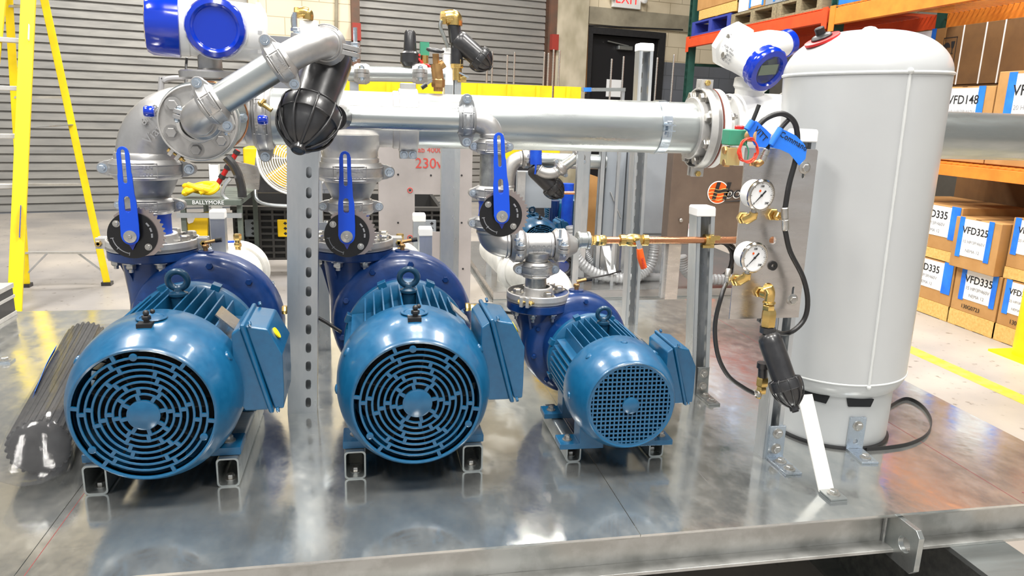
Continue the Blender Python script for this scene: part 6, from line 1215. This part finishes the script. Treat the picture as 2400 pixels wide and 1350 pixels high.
tag(MB().tube(sm(pts, 6), .017, 10).build('rope_bundle', 'ybright'), 'bundle of thick yellow hose lying on the shop cart', 'hose')
q = [PY(x, y, Yk + .1) for x, y in ((432, 516), (440, 526), (452, 522), (462, 500), (487, 497), (486, 566), (430, 550))]; m = MB(); m.add(q + [v_ + V((0, .03, 0)) for v_ in q], [tuple(range(7)), tuple(range(13, 6, -1))] + [(i, (i + 1) % 7, (i + 1) % 7 + 7, i + 7) for i in range(7)]); tag(m.build('floor_sign', 'ybright', ang=0), 'yellow plastic safety sign stored inside the shop cart', 'sign')
t = thing('pry_tool', 'long red and black handled tool leaning behind the cart', 'tool', PY(515, 440, 5.2)); MB().cyl(PY(505, 440, 5.2), PY(558, 352, 5.2), .016, n=12).build('shaft', 'tool', t)
for y in (.3, .55, .95): p_, q_ = PY(505, 440, 5.2), PY(558, 352, 5.2); MB().cyl(p_ + (q_ - p_) * (y - .05), p_ + (q_ - p_) * (y + .04), .022, n=12).build('grip_ring', 'black', t)
t = thing('welding_helmet', 'dark plastic visor shape lying on the cart end', 'visor', PY(545, 430, 4.95)); m = MB(); k = [PY(x, y, 4.98) for x, y in ((530, 368), (545, 385), (558, 410), (566, 440), (568, 462))]; m.tube(sm(k, 4), [.028] * 17, 10); m.build('visor_shell', 'black', t); m = MB(); k = [PY(x, y, 4.96) for x, y in ((540, 418), (526, 436), (522, 456), (535, 470), (556, 474))]; m.tube(sm(k, 4), .012, 8); m.build('head_band', 'strut', t)
m = MB(); q = [PY(x, y, 5.3) for x, y in ((538, 375), (610, 392), (606, 445), (566, 440))]; m.add(q + [v_ + V((0, .04, 0)) for v_ in q], [(0, 1, 2, 3), (7, 6, 5, 4), (0, 4, 5, 1), (1, 5, 6, 2), (2, 6, 7, 3), (3, 7, 4, 0)]); tag(m.build('steel_bin', 'steel', ang=0), 'shiny angled steel tray behind the cart and fan', 'tray')
a, b = PY(568, 345, 7.4), PY(612, 440, 7.4); t = thing('floor_machine', 'yellow machine body glimpsed left of the white fan', 'machine', ((a.x + b.x) / 2, 7.4, FZ)); zm = PY(590, 408, 7.4).z; MB().bb(a.x, b.x + .3, 7.4, 7.9, zm, a.z).build('machine_body', 'ybright', t, ang=0, bev=.02); MB().bb(a.x, b.x + .3, 7.42, 7.88, FZ, zm).build('machine_base', 'black', t, ang=0)
post('white steel post with a flat top behind the left flange', 488, 512, 386, 600, 5.72, 'white', FZ, None)
# yellow trough beams, rods and small fittings behind the header
Yy = 4.55; z0_, z1_ = PY(1200, 226, Yy).z, PY(1200, 198, Yy).z
for i, (x0, x1, lab) in enumerate(((800, 1294, 'long bright yellow trough running behind the header pipe'), (1300, 1362, 'short bright yellow trough end right of the threaded rods'))):
    a, b = PY(x0, 210, Yy), PY(x1, 210, Yy); t = thing('cable_trough', lab, 'trough', ((a.x + b.x) / 2, Yy, z0_), 'yellow troughs behind the header'); MB().bb(a.x, b.x, Yy, Yy + .02, z0_, z1_).build('trough_side', 'ybright', t, ang=0); MB().bb(a.x, b.x, Yy, Yy + .2, z0_ - .01, z0_).build('trough_floor', 'ybright', t, ang=0)
    for k in range(7 if i == 0 else 1): xx = a.x + (b.x - a.x) * (k + .5) / (7 if i == 0 else 1); MB().bb(xx - .012, xx + .012, Yy - .012, Yy, z0_, z1_).build('rib', 'ybright', t, ang=0)
    for xx in ((PY(830, 300, Yy).x, PY(1052, 300, Yy).x) if i == 0 else (PY(1374, 300, Yy).x,)): MB().bb(xx - .02, xx + .02, Yy + .08, Yy + .12, FZ, z0_ - .01).build('support_leg', 'strut', t, ang=0)
Yr = 5.2; zr = PY(1300, 300, Yr).z; t = thing('strut_rail', 'horizontal strut rail carrying the threaded rods behind the header', 'rail', (1.2, Yr, zr)); a, b = PY(1130, 300, Yr), PY(1600, 300, Yr); MB().bb(a.x, b.x, Yr - .02, Yr + .02, zr - .04, zr).build('rail', 'strut', t, ang=0)
for xx in (PY(1375, 400, Yr).x, PY(1150, 400, Yr).x): MB().bb(xx - .02, xx + .02, Yr - .02, Yr + .02, zd, zr - .04).build('leg', 'strut', t, ang=0)
rod0 = None; xs_ = ((1141, 160), (1154, 121), (1189, 129), (1206, 122), (1276, 122), (1286, 124), (1298, 116), (1312, 118), (1434, 138), (1462, 132), (1541, 135), (1580, 128))
nmr = ['far left short', 'first tall left', 'second left', 'third left', 'first of the middle cluster', 'second of the middle cluster', 'tallest of the middle cluster', 'last of the middle cluster', 'left one in the doorway', 'right one in the doorway', 'left of the flange', 'rightmost, just above the flange']
for i, (x, y) in enumerate(xs_):
    tp_ = PY(x, y, Yr); k = 16; m = MB(); m.lathe([(.0075 if j % 2 else .0062, (tp_.z - zr) * j / 60) for j in range(61)], (tp_.x, Yr, zr), Z_, 8); tag(m.build('threaded_rod', 'bolt'), f'upright threaded rod, {nmr[i]}, behind the header pipe', 'rod', 'threaded rods behind the header')
t = thing('twisted_cable', 'horizontal bar with silver wrap and a blue band before the doorway', 'bar', PY(1400, 212, 4.8)); a, b = PY(1362, 210, 4.82), PY(1465, 210, 4.82); MB().bar(a, b, .02, .022).build('bar_body', 'galv', t, ang=0); MB().bar(a + (b - a) * .05, a + (b - a) * .22, .024, .026).build('blue_band', 'tape', t, ang=0)
MB().bb(b.x - .02, b.x, 4.82, 4.84, zd, b.z).build('bar_stand', 'strut', t, ang=0)
# galvanised line with couplings above the header
Yg = 3.6; a, b = PY(815, 172, Yg), PY(1042, 176, Yg); r = (PY(930, 156, Yg).z - PY(930, 192, Yg).z) / 2
pipe('galvanised pipe with two couplings above and behind the main header', a, b, r); 
for x, lab in ((848, 'coupling near the big filter on the pipe behind the header'), (983, 'coupling beside the bronze valve on the pipe behind the header')): coupling(lab, PY(x, 173, Yg), X_, Y_, r * 1.0, .07, letters=False, grp='couplings on the rear pipe')
for x, z_, lab in ((830, 0, 'strut post carrying the left end of the rear pipe'), (1052, 0, 'strut post carrying the right end of the rear pipe')): p_ = PY(x, 195, Yg); MB_ = thing('strut_post', lab, 'post', (p_.x, Yg + .02, FZ), 'posts under the rear pipe'); MB().bb(p_.x - .02, p_.x + .02, Yg, Yg + .04, FZ, a.z - r).build('channel', 'strut', MB_, ang=0)
t = thing('bronze_valve', 'small bronze angle valve with black handwheel rising behind the header', 'valve', PY(1026, 215, 2.14)); Yv = 2.16; P3 = lambda x, y: PY(x, y, Yv)
m = MB(); m.cyl(P3(1027, 214), P3(1027, 184), .013, n=16); m.lathe([(.017, 0), (.019, .006), (.019, .02), (.014, .026)], P3(1027, 205), Z_, 6); m.cyl(P3(1027, 186), P3(1022, 150), .016, n=16); m.cyl(P3(1024, 160), P3(1040, 148), .012, n=14); m.cyl(P3(1022, 150), P3(1021, 126), .009, n=12); m.build('valve_body', 'bronze', t)
m = MB(); m.torus(P3(1020, 118), V((.1, -.15, 1)), .021, .0045, 24, 8); m.cyl(P3(1020, 119) - X_ * .02, P3(1020, 119) + X_ * .02, .003); m.build('handwheel', 'rubber', t); m = MB(); m.bar(P3(1020, 184), P3(992, 203) , .008, .006); m.build('lever', 'bolt', t); MB().cyl(P3(1000, 198), P3(988, 206), .006, n=10).build('lever_tip', 'rubber', t)
# white post with black filter behind
Yw = 4.0; t = thing('strut_post', 'white capped post behind the bronze valve', 'post', PY(1053, 330, Yw)); a, b = PY(1040, 112, Yw), PY(1066, 112, Yw); m = MB(); m.bb(a.x, b.x, Yw, Yw + .06, FZ, a.z - .03); m.build('channel', 'wmetal', t, ang=0); MB().bb(a.x - .004, b.x + .004, Yw - .004, Yw + .064, a.z - .03, a.z).build('end_cap', 'white', t, ang=0, bev=.004)
filt('medium black disc filter slanting in front of the second roller door', PY(1068, 88, Yw), PY(1150, 160, Yw), .052, .066)
m = MB(); m.cyl(PY(1068, 100, Yw), PY(1064, 58, Yw), .033, n=18); m.cyl(PY(1070, 150, Yw), PY(1071, 80, Yw), .032, n=18); tag(m.build('filter_inlet', 'black'), 'black neck of the medium filter under its brass elbow', 'fitting')
t = thing('brass_elbow', 'brass elbow on top of the medium black filter', 'fitting', PY(1060, 45, Yw)); m = MB(); m.tube(sm([PY(1066, 60, Yw), PY(1066, 44, Yw), PY(1058, 40, Yw), PY(1044, 42, Yw)], 4), .038, 14); m.build('elbow_body', 'brass', t); MB().hexa(PY(1046, 42, Yw), -X_, .035, .03).build('hex_nut', 'brass', t); m = MB(); m.tube(sm([PY(1034, 48, Yw - .02), PY(1032, 64, Yw - .02), PY(1042, 90, Yw - .02), PY(1050, 112, Yw - .02)], 4), .010, 8); m.build('braided_line', 'galv', t)
t = thing('brass_cock', 'brass ball cock under the medium black filter', 'valve', PY(1073, 175, Yw)); m = MB(); m.cyl(PY(1071, 145, Yw), PY(1072, 188, Yw), .024, n=14); m.hexa(PY(1071, 160, Yw), Z_, .032, .05); m.cyl(PY(1072, 184, Yw), PY(1092, 184, Yw), .02, n=12); m.build('cock_body', 'brass', t); MB().bar(PY(1076, 170, Yw - .03), PY(1098, 182, Yw - .03), .014, .008).build('cock_lever', 'zinc', t)
m = MB(); p_ = PY(1072, 188, Yw); m.bb(p_.x - .02, p_.x + .02, Yw + .0, Yw + .04, FZ, p_.z); tag(m.build('strut_post', 'strut', ang=0), 'strut post holding up the brass cock and medium filter', 'post')
# cluster of small regulators
Yq = 3.62; t = thing('air_regulator', 'small black air regulator with brass tip above the rear pipe', 'regulator', PY(962, 150, Yq)); m = MB(); m.lathe([(.03, 0), (.045, .02), (.045, .06), (.03, .07), (.026, .15), (.02, .16)], PY(961, 157, Yq), Z_, 20); m.cyl(PY(943, 142, Yq), PY(981, 142, Yq), .022, n=14); m.build('regulator_body', 'black', t); MB().cyl(PY(960, 104, Yq), PY(960, 94, Yq), .012, n=10).build('brass_tip', 'brass', t)
t = thing('solenoid_valve', 'small distant green-topped solenoid with red wires above the rear pipe', 'valve', PY(994, 140, Yq)); a, b = PY(985, 98, Yq), PY(1006, 130, Yq); MB().bb(a.x, b.x, Yq, Yq + .05, b.z, a.z).build('coil_block', 'coil', t, ang=0); m = MB(); m.tube(sm([PY(x, y, Yq - .02) for x, y in ((985, 130), (972, 128), (990, 150), (975, 158), (1000, 152), (1008, 158))], 4), .006, 6); m.build('red_wires', 'red', t)
m = MB(); m.cyl(PY(995, 130, Yq), PY(995, 175, Yq), .018, n=12); m.build('valve_stem', 'brass', t)
# post with brass fitting, upper left centre
Yp = 3.2; t = thing('strut_post', 'white capped post behind the upper small elbow', 'post', PY(724, 300, Yp)); a, b = PY(703, 46, Yp), PY(742, 46, Yp); MB().bb(a.x, b.x, Yp, Yp + .06, FZ, a.z - .05).build('channel', 'strut', t, ang=0); MB().bb(a.x - .004, b.x + .004, Yp - .004, Yp + .064, a.z - .055, a.z).build('end_cap', 'white', t, ang=0, bev=.006)
t = thing('brass_elbow', 'brass elbow above the white post cap near the upper small elbow', 'fitting', PY(712, 34, Yp)); m = MB(); m.tube(sm([PY(722, 46, Yp), PY(722, 32, Yp), PY(712, 28, Yp), PY(698, 30, Yp)], 4), .02, 14); m.build('elbow_body', 'brass', t); MB().hexa(PY(702, 30, Yp), -X_, .022, .02).build('hex_nut', 'brass', t); m = MB(); m.tube(sm([PY(688, 34, Yp), PY(685, 46, Yp), PY(687, 66, Yp)], 4), .006, 8); m.build('braided_line', 'galvd', t)
# handle behind the left elbow
cable('dark bent tube handle standing on the floor behind the left cast elbow', [PZ(366, 690, FZ), PY(370, 500, PZ(366, 690, FZ).y), PY(377, 210, PZ(366, 690, FZ).y), PY(386, 190, PZ(366, 690, FZ).y), PY(405, 184, PZ(366, 690, FZ).y), PY(440, 184, PZ(366, 690, FZ).y)], .018, 'tube_handle', 'greyink')
cable('thin black rod standing behind the left meter', [PY(438, 135, 2.3), PY(436, 160, 2.3), PY(434, 235, 2.2)], .0035, 'black_rod')
